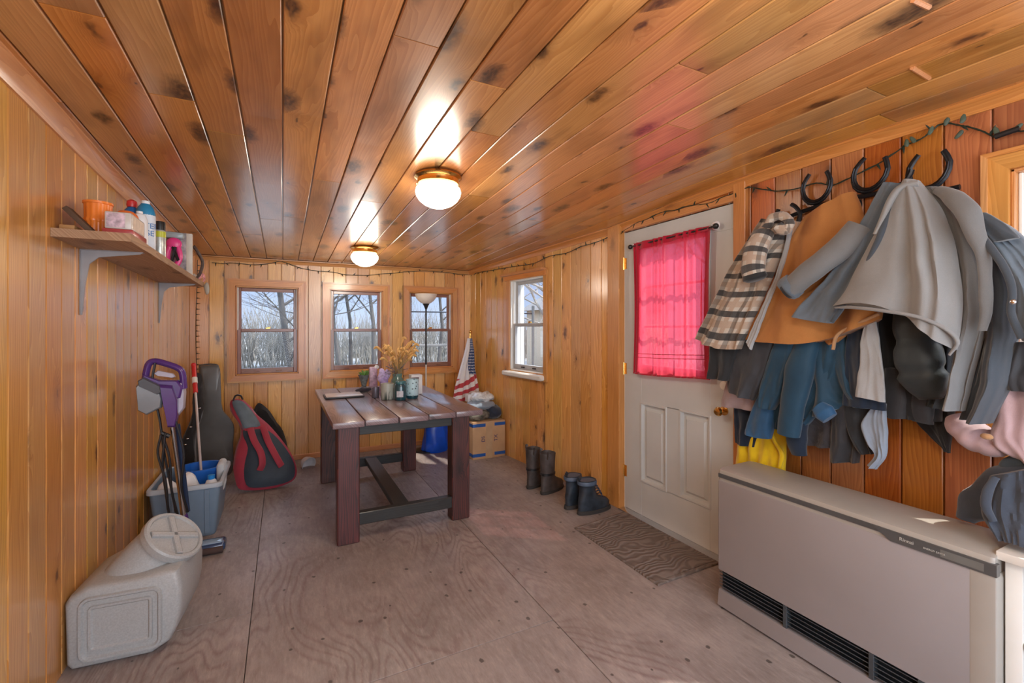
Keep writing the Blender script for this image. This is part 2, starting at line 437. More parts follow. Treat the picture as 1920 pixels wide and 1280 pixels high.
# ------------------------------------------------------------------ SETTING
W1 = (-.404, .144); W2 = (.434, .976); W3 = (1.263, 1.775); WZ = (.87, 1.73)
W4 = (3.587, 4.168); W4Z = (.90, 1.81); W5 = (-.45, .621); W5Z = (.95, 1.877)
DY = (1.69, 2.61); DZ = 2.03

PL = lambda a, b, off: Vector((XL + off, a, b))
PB = lambda a, b, off: Vector((a, YB - off, b))
PR = lambda a, b, off: Vector((XR(a) - off, a, b))
PC = lambda a, b, off: Vector((a, b, ZC(b) - off))
PF = lambda a, b, off: Vector((a, YF + off, b))
z0 = lambda a: -.02
obj('wall_left', boards(PL, YF - .1, YB + .1, z0, lambda a: ZC(a) + .03, .127, start=1.951 - .127 * 30), M['wall'], kind='structure', smooth=0)
obj('wall_back', boards(PB, XL - .1, 2.12, z0, lambda a: ZC(YB) + .03, .121, holes=[(*W1, *WZ), (*W2, *WZ), (*W3, *WZ)]), M['wall'], kind='structure', smooth=0)
obj('wall_right', boards(PR, 2.61, YB + .1, z0, lambda a: ZC(a) + .03, .122, holes=[(*W4, *W4Z)], start=2.73) +
    [(g[0], g[1], g[2], 1, g[4]) for g in boards(PR, YF - .1, 2.61, z0, lambda a: ZC(a) + .03, .133, holes=[(*W5, *W5Z), (*DY, -1, DZ)], start=.8 - .133 * 20)],
    [M['wall'], M['wallr']], kind='structure', smooth=0)
obj('wall_front', boards(PF, XL - .1, 2.35, z0, lambda a: 2.2, .127, holes=[(-.5, 1.95, .5, 2.0)]), M['wall'], kind='structure', smooth=0)
obj('ceiling', boards(PC, XL - .1, 2.40, lambda a: YF - .1, lambda a: YB + .12, .1372, start=-.1372 * 8, joints=2.6), M['ceil'], kind='structure', smooth=0)
# floor of plywood sheets
fg = []
for (xa, xb), ys in (((XL - .1, -.13), (-1.1, .0, 2.44, 5.15)), ((-.13, 1.10), (-1.1, 1.757, 4.197, 5.15)), ((1.10, 2.36), (-1.1, .56, 3.0, 5.15))):
    for ya, yb in zip(ys, ys[1:]):
        g = G_box(xa + .0015, xb - .0015, ya + .0015, yb - .0015, -.025, 0, .0012, 1)
        fg.append((g[0], g[1], [[(g[0][i].x, g[0][i].y) for i in f] for f in g[1]], 0, rr()))
fg.append((*G_box(XL - .2, 2.5, -1.2, 5.3, -.06, -.02), None, 0, (.2, .3, .4)))
obj('floor', fg, M['floor'], kind='structure', smooth=0)

def crown(name, pts, inward, size=.055):
    prof = [(0, 0), (size * .95, 0), (size * .95, -.008), (size * .55, -size * .35), (size * .3, -size * .75), (.009, -size), (0, -size)]
    rings = []
    for (p, n_) in zip(pts, inward):
        rings.append([Vector(p) + Vector(n_) * a + Vector((0, 0, b)) for a, b in prof])
    g = G_loft(rings)
    return (g[0], g[1], [[((i % 7) * .02, (Vector(g[0][i]) - Vector(pts[0])).length) for i in f] for f in g[1]], 0, rr())
ys = [YF, 0, 1.2, 1.9, 2.3, 2.7, 3.5, 4.3, YB]
obj('trim_1', crown('t', [(XL, y, ZC(y)) for y in ys], [(1, 0, 0)] * len(ys)), M['trim'], kind='structure')
obj('trim_2', crown('t', [(x, YB, ZC(YB)) for x in (XL, .5, 2.0)], [(0, -1, 0)] * 3, .04), M['trim'], kind='structure')
obj('trim_3', crown('t', [(XR(y), y, ZC(y)) for y in ys], [(-1, 0, 0)] * len(ys), .045), M['trim'], kind='structure')
def rb(x0, x1, y0, y1, zz0, zz1, bev=.003, along=2):
    g = G_box(x0, x1, y0, y1, zz0, zz1, bev, 1)
    oth = [i for i in range(3) if i != along]
    return (g[0], g[1], [[(g[0][i][oth[0]] + g[0][i][oth[1]], g[0][i][along]) for i in f] for f in g[1]], 0, rr())
obj('baseboard_back', rb(XL, 2.0, YB - .016, YB, 0, .05, along=0), M['trim'], kind='structure')
obj('trim_4', [rb(2.2, 2.262, 2.612, 2.745, 0, 2.10)], M['trim'], kind='structure')          # post beside the door
obj('trim_5', [rb(2.225, 2.27, 1.615, 1.688, 0, 2.14), rb(2.228, 2.27, 1.688, 2.612, 2.032, 2.075, along=1)], M['trim'], kind='structure')
obj('trim_6', rb(XL, XL + .045, YB - .05, YB, 0, 2.0), M['trim'], kind='structure')
# ceiling battens: two short strips on the near right of the ceiling
for k, (p0, p1) in enumerate((((1712, 0), (1742, 14)), ((1710, 127), (1742, 147)))):
    a = at_z(*p0, 2.148); b = at_z(*p1, 2.148)
    dr = (b - a); t_ = G_tube([a, b], .007, 6)
    obj('trim_%d' % (7 + k), t_, M['trim'], kind='structure')

def PBX(P, a0, a1, b0, b1, o0, o1, bev=.003):
    """box in wall coordinates"""
    g = G_box(a0, a1, b0, b1, o0, o1, bev, 1)
    long_ = 1 if (b1 - b0) > (a1 - a0) else 0
    return ([P(v.x, v.y, v.z) for v in g[0]], g[1], [[(g[0][i][1 - long_] + g[0][i][2], g[0][i][long_]) for i in f] for f in g[1]], 0, rr())
def mitred(P, a0, a1, b0, b1, wd, th):
    out = []
    def piece(q, along):
        vs = [P(a, b, 0) for a, b in q] + [P(a, b, th) for a, b in q]
        # slight inner bead
        fs = [[0, 1, 2, 3][::-1], [4, 5, 6, 7]] + [[i, (i + 1) % 4, 4 + (i + 1) % 4, 4 + i] for i in range(4)]
        uq = (q + q); uv = [[(uq[i][1 - along], uq[i][along]) for i in f] for f in fs]
        out.append((vs, fs, uv, 0, rr()))
    piece([(a0, b0), (a0 - wd, b0 - wd), (a0 - wd, b1 + wd), (a0, b1)], 1)
    piece([(a1, b0), (a1 + wd, b0 - wd), (a1 + wd, b1 + wd), (a1, b1)][::-1], 1)
    piece([(a0, b0), (a1, b0), (a1 + wd, b0 - wd), (a0 - wd, b0 - wd)], 0)
    piece([(a0, b1), (a1, b1), (a1 + wd, b1 + wd), (a0 - wd, b1 + wd)][::-1], 0)
    return out
def window(idx, P, a, b, casing=True, sashm='sash', mid=None):
    a0, a1 = a; b0, b1 = b; mid = (b0 + b1) / 2 + .005 if mid is None else mid
    root = bpy.data.objects.new('window_%d' % idx, None); COL.objects.link(root); root['kind'] = 'structure'
    if casing:
        obj('casing', mitred(P, a0, a1, b0, b1, .068, .02) + [x for x in mitred(P, a0 - .052, a1 + .052, b0 - .052, b1 + .052, .016, .028)], M['trim'], root)
    J = .012
    obj('jamb', [PBX(P, a0, a0 + J, b0, b1, -.11, .004), PBX(P, a1 - J, a1, b0, b1, -.11, .004), PBX(P, a0, a1, b1 - J, b1, -.11, .004), PBX(P, a0, a1, b0, b0 + J, -.11, .004)], M['trim'] if casing else M['white'], root)
    obj('sash_track', [PBX(P, a0 + J, a0 + J + .012, mid, b1 - J, -.055, -.02), PBX(P, a1 - J - .012, a1 - J, mid, b1 - J, -.055, -.02)], M['white'], root)
    i0, i1 = a0 + J, a1 - J; F = .034
    up = obj('upper_sash', [PBX(P, i0, i0 + F, mid - .02, b1 - J, -.085, -.056), PBX(P, i1 - F, i1, mid - .02, b1 - J, -.085, -.056), PBX(P, i0 + F, i1 - F, b1 - J - F, b1 - J, -.085, -.056), PBX(P, i0 + F, i1 - F, mid - .02, mid + .012, -.085, -.056)], M[sashm], root)
    obj('pane', PBX(P, i0 + F - .004, i1 - F + .004, mid + .008, b1 - J - F + .004, -.072, -.069, 0), M['glass'], up)
    lo = obj('lower_sash', [PBX(P, i0, i0 + F, b0 + J, mid + .014, -.054, -.024), PBX(P, i1 - F, i1, b0 + J, mid + .014, -.054, -.024), PBX(P, i0 + F, i1 - F, b0 + J, b0 + J + .05, -.054, -.024), PBX(P, i0 + F, i1 - F, mid - .014, mid + .014, -.054, -.024)], M[sashm], root)
    obj('pane', PBX(P, i0 + F - .004, i1 - F + .004, b0 + J + .046, mid - .01, -.042, -.039, 0), M['glass'], lo)
    c = (a0 + a1) / 2
    obj('latch', [PBX(P, c - .02, c + .02, mid + .012, mid + .026, -.05, -.028), PBX(P, c - .006, c + .028, mid + .024, mid + .033, -.046, -.034)], M['brass'], root)
    obj('sash_lift', [PBX(P, c + .07, c + .12, b0 + J + .018, b0 + J + .03, -.026, -.012), PBX(P, c - .12, c - .07, b0 + J + .018, b0 + J + .03, -.026, -.012)], M['black'] if sashm != 'sash' else M['sash'], root)
    # exterior casing
    obj('outer_frame', [PBX(P, a0 - .01, a0 + .015, b0, b1, -.15, -.11), PBX(P, a1 - .015, a1 + .01, b0, b1, -.15, -.11), PBX(P, a0, a1, b0 - .02, b0 + .015, -.19, -.11), PBX(P, a0, a1, b1 - .015, b1 + .01, -.15, -.11)], M['white'], root)
    return root
window(1, PB, W1, WZ); window(2, PB, W2, WZ); window(3, PB, W3, WZ)
M['greysash'] = plain('weathered_grey_sash', (.42, .42, .42), .5)
w4 = window(4, PR, W4, W4Z, casing=False, sashm='greysash', mid=1.36)
obj('casing', [PBX(PR, W4[0] - .05, W4[0], W4Z[0] - .07, W4Z[1] + .06, 0, .02), PBX(PR, W4[1], W4[1] + .05, W4Z[0] - .07, W4Z[1], 0, .02),
               PBX(PR, W4[0] - .045, W4[1] + .075, W4Z[1], W4Z[1] + .055, 0, .03), PBX(PR, W4[0] - .045, W4[1] + .085, W4Z[1] + .045, W4Z[1] + .068, 0, .075)], M['trim'], w4)
obj('window_sill', [PBX(PR, W4[0] - .02, W4[1] + .08, W4Z[0] - .06, W4Z[0] - .01, 0, .06, .012)], M['white'], w4)
window(5, PR, W5, W5Z, sashm='white', mid=1.45)
window(6, PF, (-.5, 1.95), (.5, 2.0), sashm='white')  # added window out of view, lets extra light in from behind

# door
dr = bpy.data.objects.new('door_1', None); COL.objects.link(dr); dr['kind'] = 'structure'
DXF = 2.252; GY = (1.875, 2.43); GZ = (1.062, 1.885)
def dbox(y0, y1, za, zb, x0=DXF, x1=DXF + .04, bev=.002): return G_box(x0, x1, y0, y1, za, zb, bev, 1)
pan = [((2.205, 2.435), (.255, .80)), ((1.86, 2.085), (.262, .805))]
y_c = [DY[0] + .003, 1.86, 2.085, 2.205, 2.435, DY[1] - .003]
body = [dbox(y_c[0], y_c[1], .012, 1.03), dbox(y_c[2], y_c[3], .25, .81), dbox(y_c[4], y_c[5], .012, 1.03), dbox(y_c[1], y_c[4], .012, .256), dbox(y_c[1], y_c[4], .803, 1.062),
        dbox(y_c[0], GY[0], 1.03, GZ[1]), dbox(GY[0], GY[1], 1.03, 1.062), dbox(GY[1], y_c[5], 1.03, GZ[1]), dbox(y_c[0], y_c[5], GZ[1], DZ - .004)]
obj('door_slab', body, M['doorw'], dr)
for (ya, yb), (za, zb) in pan:
    g = []
    for k, (ins, dx) in enumerate(((0, .0), (.012, .010), (.024, .012), (.04, .002), (.04, .002))): pass
    def ring(i, x): return [Vector((x, ya + i, za + i)), Vector((x, yb - i, za + i)), Vector((x, yb - i, zb - i)), Vector((x, ya + i, zb - i))]
    g = G_loft([ring(-.008, DXF - .001), ring(-.004, DXF - .006), ring(.006, DXF - .006), ring(.014, DXF + .018), ring(.030, DXF + .018), ring(.048, DXF + .003), ring(.049, DXF + .003)], True, False); g[1].append([len(g[0]) - 4 + q for q in range(4)])
    obj('door_panel', g, M['doorw'], dr, smooth=20)
fr = [dbox(GY[0] - .02, GY[0] + .012, GZ[0] - .02, GZ[1] + .02, DXF - .012, DXF + .01, .004), dbox(GY[1] - .012, GY[1] + .02, GZ[0] - .02, GZ[1] + .02, DXF - .012, DXF + .01, .004),
      dbox(GY[0], GY[1], GZ[0] - .02, GZ[0] + .012, DXF - .012, DXF + .01, .004), dbox(GY[0], GY[1], GZ[1] - .012, GZ[1] + .02, DXF - .012, DXF + .01, .004)]
obj('window_frame', fr, M['doorw'], dr)
gm = []
for k in (1, 2):
    yy = GY[0] + (GY[1] - GY[0]) * k / 3; gm.append(dbox(yy - .008, yy + .008, *GZ, DXF + .012, DXF + .028))
    zz = GZ[0] + (GZ[1] - GZ[0]) * k / 3; gm.append(dbox(*GY, zz - .008, zz + .008, DXF + .012, DXF + .028))
obj('muntins', gm, M['white'], dr)
obj('pane', dbox(*GY, *GZ, DXF + .018, DXF + .021, 0), M['glass'], dr)
obj('door_knob', [G_lathe([(.026, 0), (.026, -.006), (.010, -.01), (.010, -.03), (.022, -.038), (.027, -.052), (.020, -.064), (.004, -.068)], (DXF, 1.763, .855), 24, 'X')], M['brass'], dr, label='polished brass door knob')
obj('deadbolt', [G_lathe([(.024, 0), (.024, -.01), (.012, -.014), (.004, -.015)], (DXF, 1.763, 1.0), 20, 'X')], M['white'], dr)
for hz in (.28, 1.03, 1.8):
    obj('hinge', [G_tube([(DXF - .008, 2.611, hz - .045), (DXF - .008, 2.611, hz + .045)], .007, 10), dbox(2.585, 2.611, hz - .04, hz + .04, DXF - .004, DXF + .001, 0)], M['brass'], dr)
obj('threshold', [G_box(2.19, 2.40, DY[0], DY[1], 0, .012, .004)], M['chrome'], dr)

# mat frame: exterior door jamb behind
obj('door_jamb', [dbox(DY[0] - .03, DY[0], 0, DZ + .02, DXF, DXF + .12, 0), dbox(DY[1], DY[1] + .03, 0, DZ + .02, DXF, DXF + .12, 0), dbox(DY[0], DY[1], DZ, DZ + .03, DXF, DXF + .12, 0)], M['white'], dr)

# ================================================================== THINGS
# ------------------------------------------------------------------ ceiling lamps
def ceiling_lamp(x, y, label, watts):
    zc = ZC(y); t = thing('ceiling_light', label, 'ceiling light', (x, y, zc), 'flush ceiling lights with brass rims')
    obj('brass_base', G_lathe([(.004, zc - .001), (.118, zc - .001), (.121, zc - .010), (.112, zc - .018), (.106, zc - .022), (.106, zc - .040), (.110, zc - .046), (.104, zc - .050), (.06, zc - .050)], (x, y, 0), 48), M['brass'], t)
    pr = [(.09, zc - .044), (.098, zc - .052), (.112, zc - .066), (.1165, zc - .084), (.112, zc - .104), (.098, zc - .126), (.074, zc - .146), (.045, zc - .159), (.018, zc - .165), (.002, zc - .166)]
    obj('glass_shade', G_lathe(pr, (x, y, 0), 48), M['lampglass'], t)
    l = add_light('lamp_bulb', 'POINT', (x, y, zc - .205), None, watts, (1, .91, .78), shadow_soft_size=.10)
    return t
ceiling_lamp(.715, 2.255, 'larger looking flush ceiling light with brass rim nearer the middle of the room', 13)
ceiling_lamp(.645, 4.15, 'smaller looking flush ceiling light with brass rim near the back windows', 11)
ceiling_lamp(.70, .35, 'added fill ceiling light with brass rim, unseen above the near end of the room', 20)  # added lamp out of view, brightens the room from the near end

# ------------------------------------------------------------------ wall shelf and what stands on it
def zs(y): return 1.695 - .016 * (y - 2.235)
sh = thing('wall_shelf', 'rough wooden board shelf on two grey metal brackets high on the pine wall', 'shelf', (XL, 3.1, 1.66))
def slab_geo(x0, x1, y0, y1, zt, th):
    vs = [(x, y, zt(y) - k) for k in (th, 0) for x, y in ((x0, y0), (x1, y0), (x1, y1), (x0, y1))]
    fs = [[3, 2, 1, 0], [4, 5, 6, 7], [0, 1, 5, 4], [1, 2, 6, 5], [2, 3, 7, 6], [3, 0, 4, 7]]
    return (vs, fs, [[(vs[i][0] + vs[i][2], vs[i][1]) for i in f] for f in fs], 0, (.4, .2, .5))
obj('shelf_board', slab_geo(XL + .001, -.525, 2.235, 4.06, zs, .032), M['shelfw'], sh)
M['bracket'] = plain('grey_painted_steel', (.33, .32, .33), .45, metal=.2)
for by in (2.512, 3.86):
    zt = zs(by) - .032
    po = [(XL + .001, zt - .275), (XL + .006, zt - .275), (XL + .016, zt - .15), (XL + .03, zt - .06), (XL + .06, zt - .03), (XL + .2, zt - .008), (XL + .21, zt), (XL + .001, zt)]
    arc = []
    g1 = G_prism(po, 'Y', by - .004, by + .004)
    obj('bracket', [g1, G_box(XL + .001, XL + .004, by - .014, by + .014, zt - .275, zt, .001), G_box(XL + .001, XL + .212, by - .014, by + .014, zt - .003, zt, .001)], M['bracket'], sh)
cam_m = lambda c, **k: plain('plastic_%d' % len(bpy.data.materials), c, k.pop('rough', .35), **k)
# leaning old wood plane / scrap
t = thing('wooden_offcut', 'dark brown wooden offcut leaning at the near end of the shelf', 'wood', (-.7, 2.30, zs(2.3)))
obj('offcut', xf(G_box(-.009, .009, -.03, .03, 0, .115, .002), Matrix.Translation((-.655, 2.30, zs(2.3) + .002)) @ Matrix.Rotation(-.72, 4, 'Y')), cam_m((.09, .05, .028), rough=.8), t)
obj('wooden_block', G_box(-.745, -.70, 2.27, 2.35, zs(2.27), zs(2.27) + .022, .003), cam_m((.42, .22, .08), rough=.7), t)
# orange ribbed jar
c = (-.672, 2.415)
def ribbed(r, zb, h, n=14):
    rings = []
    for z, k in ((0, .86), (.012, .9), (h * .42, .92), (h * .45, 1.0), (h * .52, 1.0), (h * .55, .95), (h * .93, 1.0), (h * .94, 1.07), (h, 1.07), (h, .95), (h * .9, .93)):
        rib = .07 if z < h * .9 else 0
        rings.append([Vector((c[0] + r * k * (1 + rib * (1 if (j % 4) < 2 else -1) * .5) * math.cos(2 * PI * j / (n * 4)), c[1] + r * k * (1 + rib * (1 if (j % 4) < 2 else -1) * .5) * math.sin(2 * PI * j / (n * 4)), zb + z)) for j in range(n * 4)])
    return G_loft(rings)
t = tag(obj('ribbed_jar', ribbed(.045, zs(2.42), .148), cam_m((.85, .22, .03), rough=.3)), 'bright orange ribbed plastic jar on the shelf beside the leaning wood', 'jar')
# clear organiser with red base
t = thing('card_box', 'clear box of cards with orange lid and red base at the shelf edge', 'box', (-.58, 2.38, zs(2.36)))
bz = zs(2.29)
obj('red_base', G_box(-.626, -.530, 2.285, 2.49, bz, bz + .024, .004), cam_m((.40, .05, .05), rough=.3), t)
obj('box_body', G_box(-.620, -.536, 2.290, 2.485, bz + .024, bz + .092, .006), cam_m((.55, .50, .45), rough=.25), t)
obj('picture_card', G_box(-.614, -.556, 2.2885, 2.2905, bz + .030, bz + .086), plain('printed_card', (.55, .42, .48), .5, var=.5, nscale=45), t)
obj('side_label', G_box(-.5365, -.5345, 2.305, 2.465, bz + .030, bz + .084), plain('cream_label', (.75, .62, .5), .5, var=.2, nscale=30), t)
obj('orange_lid', G_lathe([(.001, .118), (.022, .117), (.035, .106), (.04, .095), (.04, .090)], (-.578, 2.40, bz), 24), cam_m((.75, .18, .04)), t)
def bottle(name, label, cat, x, y, prof, m, parts=(), loc_z=None):
    zb = zs(y) if loc_z is None else loc_z
    t = thing(name, label, cat, (x, y, zb))
    obj('body', G_lathe([(.001, 0)] + [(r, h) for r, h in prof], (x, y, zb), 28), m, t)
    for pn, pp, pm in parts: obj(pn, G_lathe(pp, (x, y, zb), 24), pm, t)
    return t
M['blue'] = cam_m((.02, .16, .45)); M['wplast'] = cam_m((.78, .80, .82)); M['redp'] = cam_m((.6, .03, .03))
bottle('glue_bottle', 'dark blue bottle with round red cap behind the clear card box', 'bottle', -.635, 2.72, [(.03, .002), (.034, .01), (.034, .185), (.02, .205), (.014, .21)], M['blue'], [('cap', [(.002, .21), (.018, .21), (.021, .22), (.019, .238), (.008, .246), (.001, .247)], M['redp'])])
bottle('lotion_bottle', 'white plastic bottle tucked behind the clear card box', 'bottle', -.572, 2.565, [(.026, .002), (.03, .01), (.03, .12), (.022, .145), (.012, .15)], M['wplast'], [('cap', [(.001, .15), (.012, .15), (.012, .16), (.001, .161)], M['wplast'])])
tb = bottle('cleaner_bottle', 'white cleaner bottle with blue shoulder and blue lettering at shelf edge', 'bottle', -.575, 2.68, [(.034, .002), (.038, .01), (.038, .165), (.037, .17)], plain('pale_blue_bottle', (.66, .74, .82), .3),
       [('shoulder', [(.0375, .165), (.037, .18), (.030, .205), (.02, .218), (.018, .222)], cam_m((.02, .22, .42))), ('cap', [(.001, .222), (.016, .222), (.016, .236), (.001, .238)], M['wplast'])])
Mt = frame_M((-.575 + .038 * .62, 2.68 - .038 * .80, zs(2.68) + .115), (.79, .61, 0), (0, 0, 1))
obj('lettering', [text_geo('TEI', .036, Mt), text_geo('SE', .036, Mt @ Matrix.Translation((0, -.034, 0)))], M['blue'], tb)
tb = bottle('spray_can', 'slim aerosol can with black cap and yellow green band', 'can', -.565, 2.90, [(.025, .002), (.0265, .006), (.0265, .135), (.022, .145), (.02, .148)], plain('silver_can', (.55, .58, .55), .35, metal=.4, var=.3, nscale=40),
       [('cap', [(.001, .192), (.022, .19), (.0245, .184), (.0245, .146), (.001, .146)], M['black']), ('band', [(.0268, .108), (.0270, .108), (.0270, .138), (.0268, .138)], cam_m((.55, .58, .04)))])
XP = Matrix.Translation((.012, .22, 0)) @ Matrix.Translation((0, 0, zs(3.1))) @ Matrix.Diagonal((1, 1, 1.36, 1)) @ Matrix.Translation((0, 0, -zs(3.1)))
t = thing('pruner_package', 'clear package holding pink handled tool, next to the white carton', 'package', (-.57, 3.38, zs(3.38)))
z_ = zs(3.1)
obj('backing_card', xf(G_box(-.650, -.545, 3.200, 3.206, z_, z_ + .172, .002), XP), plain('grey_print', (.30, .26, .27), .5, var=.6, nscale=30), t)
obj('tray', xf(wob(G_box(-.645, -.55, 3.15, 3.20, z_ + .14, z_ + .17, .012), .004, 30), XP), cam_m((.35, .42, .45), rough=.2), t)
pk = cam_m((.85, .06, .28), rough=.3)
for q in ([(-.60, 3.16, z_ + .135), (-.625, 3.155, z_ + .09), (-.63, 3.155, z_ + .045), (-.60, 3.155, z_ + .004)], [(-.60, 3.16, z_ + .135), (-.575, 3.155, z_ + .09), (-.57, 3.155, z_ + .05), (-.595, 3.155, z_ + .01)]):
    obj('pink_handle', xf(G_tube(smooth_path(q, 4), .014, 10), XP), pk, t)
obj('pink_head', xf(G_ell((-.60, 3.155, z_ + .115), (.040, .018, .028)), XP), pk, t)
for q in ([(-.605, 3.145, z_ + .10), (-.575, 3.14, z_ + .04)], [(-.59, 3.145, z_ + .10), (-.61, 3.14, z_ + .03)]):
    obj('dark_blade', xf(G_tube(q, .008, 6), XP), M['black'], t)
t = tag(obj('white_carton', G_box(-.585, -.528, 3.59, 3.615, zs(3.6), zs(3.6) + .27, .002), plain('white_carton', (.75, .70, .62), .6)), 'tall thin white carton standing beyond the pink package', 'carton')
t = tag(obj('twine_bundle', [G_tube(smooth_path([(-.56 + .03 * math.cos(a * 2.1), 3.74 + .05 * math.sin(a * 1.7), zs(3.6) + .008 + .008 * (a % 2)) for a in range(12)], 4), .005, 6), G_tube([(-.59, 3.66, zs(3.66) + .006), (-.545, 3.85, zs(3.85) + .006)], .006, 6)], cam_m((.5, .42, .33), rough=.8)), 'small tangle of pale twine on the far end of the shelf', 'twine')
bp = smooth_path([(-.56, 3.86, zs(3.8) + .235), (-.54, 3.88, zs(3.8) + .20), (-.515, 3.92, zs(3.8) + .13), (-.53, 3.92, zs(3.8) + .05), (-.55, 3.91, zs(3.8) + .016)], 5)
t = tag(obj('leather_strap', G_tube(bp, .013, 8, .5), plain('brown_leather', (.06, .03, .022), .5, var=.5, nscale=60)), 'curved dark brown leather strap with studs at the far shelf end', 'strap')
bag_pts = [(-.53, 4.02, zs(4) + .01), (-.515, 4.04, zs(4) - .03), (-.512, 4.04, zs(4) - .08)]
t = thing('ribbon_bow', 'red and white ribbon with pale bag hanging off the far shelf end', 'ribbon', (-.52, 4.02, zs(4)))
obj('ribbon', [G_tube(smooth_path([(-.54, 3.95, zs(4) + .012), (-.525, 3.98, zs(4) + .05), (-.515, 4.0, zs(4) + .03), (-.52, 4.03, zs(4) + .008)], 4), .013, 8, .3)], plain('striped_ribbon', (.7, .25, .25), .6, var=.7, nscale=70), t)
obj('small_bag', wob(G_ell((-.505, 4.05, zs(4) - .045), (.017, .02, .045)), .006, 30), cam_m((.42, .40, .33), rough=.6), t)

# ------------------------------------------------------------------ pet food container (foreground left)
M['tub'] = plain('speckled_grey_plastic', (.37, .385, .385), .42, var=.10, nscale=160, bump=.08, bscale=200)
t = thing('food_container', 'large light grey plastic bin with slanted round screw lid', 'container', (-.56, 2.5, 0))
def rrect(x0, x1, y0, y1, r, z, n=6, tx=0):
    out = []
    for (cx, cy, a0) in ((x1 - r, y1 - r, 0), (x0 + r, y1 - r, 90), (x0 + r, y0 + r, 180), (x1 - r, y0 + r, 270)):
        for k in range(n): a = math.radians(a0 + 90 * k / (n - 1)); out.append(Vector((cx + r * math.cos(a), cy + r * math.sin(a), z)))
    return out
# side profile in X-Z, extruded along Y with rounding
prof = [(-.735, .02), (-.72, .0), (-.46, .0), (-.40, .035), (-.375, .09), (-.36, .17), (-.358, .255), (-.372, .325), (-.42, .33), (-.50, .318), (-.60, .315), (-.665, .315), (-.725, .285), (-.74, .26)]
cx, cz = -.55, .16
def pring(y, sc_): return [Vector((cx + (px_ - cx) * sc_, y, cz + (pz_ - cz) * sc_ if pz_ > .03 or sc_ > .99 else cz + (pz_ - cz) * sc_)) for px_, pz_ in prof]
Y0, Y1 = 2.315, 2.675
body = G_loft([pring(Y0, .90), pring(Y0 + .004, .945), pring(Y0 + .014, .98), pring(Y0 + .03, 1.0), pring(Y1 - .03, 1.0), pring(Y1 - .014, .98), pring(Y1 - .004, .945), pring(Y1, .90)])
# front skew: near face is slightly turned
Rz = Matrix.Translation((-.55, 2.5, 0)) @ Matrix.Rotation(math.radians(-5), 4, 'Z') @ Matrix.Translation((.55, -2.5, 0))
obj('bin_body', xf(body, Rz), M['tub'], t, smooth=50)
def panel(x0, x1, z0_, z1_, y, r, d):
    def rg(i, yy): return [Vector((p.x, yy, p.y)) for p in rrect(x0 + i, x1 - i, z0_ + i, z1_ - i, max(.004, r - i), 0)]
    return G_loft([rg(-.008, y + .004), rg(-.004, y - d), rg(.004, y - d), rg(.010, y - .0025), rg(.02, y - .0025)])
obj('embossed_panel', [xf(panel(-.685, -.43, .035, .272, Y0, .03, .011), Rz)], M['tub'], t, smooth=40)
obj('inner_panel', [xf(panel(-.655, -.46, .07, .238, Y0 - .001, .012, .009), Rz)], M['tub'], t, smooth=40)
# slanted neck
ax = Vector((.60, -.30, .74)).normalized(); cL = Vector((-.425, 2.47, .412))
e1 = Vector((0, 1, 0)); e1 = (e1 - ax * e1.dot(ax)).normalized(); e2 = ax.cross(e1)
def circ(c, r, n=40, ph=0.0): return [Vector(c) + (e1 * math.cos(2 * PI * k / n + ph) + e2 * math.sin(2 * PI * k / n + ph)) * r for k in range(n)]
base_pts = []
for k in range(40):
    a = 2 * PI * k / 40; d_ = e1 * math.cos(a) + e2 * math.sin(a)
    p = Vector(cL) - ax * .05 + d_ * .112
    # foot of the neck spreads over the top of the bin
    base_pts.append(Vector((-.545 + d_.x * .23 + .0, 2.49 + d_.y * .145, .215 + .02 * d_.z)))
rings = [base_pts]
top = circ(cL - ax * .045, .112)
for s_ in (.25, .5, .75, .9, 1.0):
    rings.append([base_pts[k].lerp(top[k], s_) + Vector((0, 0, .018 * math.sin(PI * s_) )) for k in range(40)])
rings += [circ(cL - ax * .028, .112)]
obj('neck', G_loft(rings), M['tub'], t, smooth=50)
lid = obj('screw_lid', G_loft([circ(cL - ax * .034, .117), circ(cL - ax * .030, .124), circ(cL - ax * .004, .124), circ(cL + ax * .003, .118), circ(cL + ax * .003, .106), circ(cL - ax * .006, .102), circ(cL - ax * .007, .02)]), M['tub'], t, smooth=40)
def onlid(u, v, h): return cL + e1 * u + e2 * v + ax * h
ribs = []
for a in (math.radians(35), math.radians(125)):
    d_ = (math.cos(a), math.sin(a)); q = (-d_[1], d_[0]); Lg, wd = .099, .014
    lo_ = [(Lg, wd), (-Lg, wd), (-Lg, -wd), (Lg, -wd)]
    ribs.append(G_loft([[onlid(d_[0] * u * k + q[0] * v * m_, d_[1] * u * k + q[1] * v * m_, h) for u, v in lo_] for h, k, m_ in ((-.008, 1, 1), (.004, 1, .9), (.007, .97, .55))]))
obj('lid_grip', ribs, M['tub'], lid, smooth=30)

# ------------------------------------------------------------------ grey-blue storage tote
M['toteg'] = plain('grey_blue_plastic', (.19, .27, .36), .4, var=.06); M['toterim'] = plain('grey_plastic_rim', (.42, .47, .52), .4, var=.05)
t = thing('storage_tote', 'open grey blue plastic tote standing against the pine wall', 'tote', (-.545, 3.74, 0))
def rloft(levels, r=.03): return G_loft([rrect(x0, x1, y0, y1, r, z) for x0, x1, y0, y1, z in levels], True, True)
X0, X1, Ya, Yb2 = -.742, -.345, 3.43, 3.98
outer = [(X0 + .05, X1 - .045, Ya + .04, Yb2 - .04, .0), (X0 + .045, X1 - .04, Ya + .035, Yb2 - .035, .01), (X0 + .012, X1 - .012, Ya + .01, Yb2 - .01, .335), (X0 + .016, X1 - .016, Ya + .014, Yb2 - .014, .335), (X0 + .052, X1 - .048, Ya + .042, Yb2 - .042, .012)]
obj('tub', rloft(outer), M['toteg'], t)
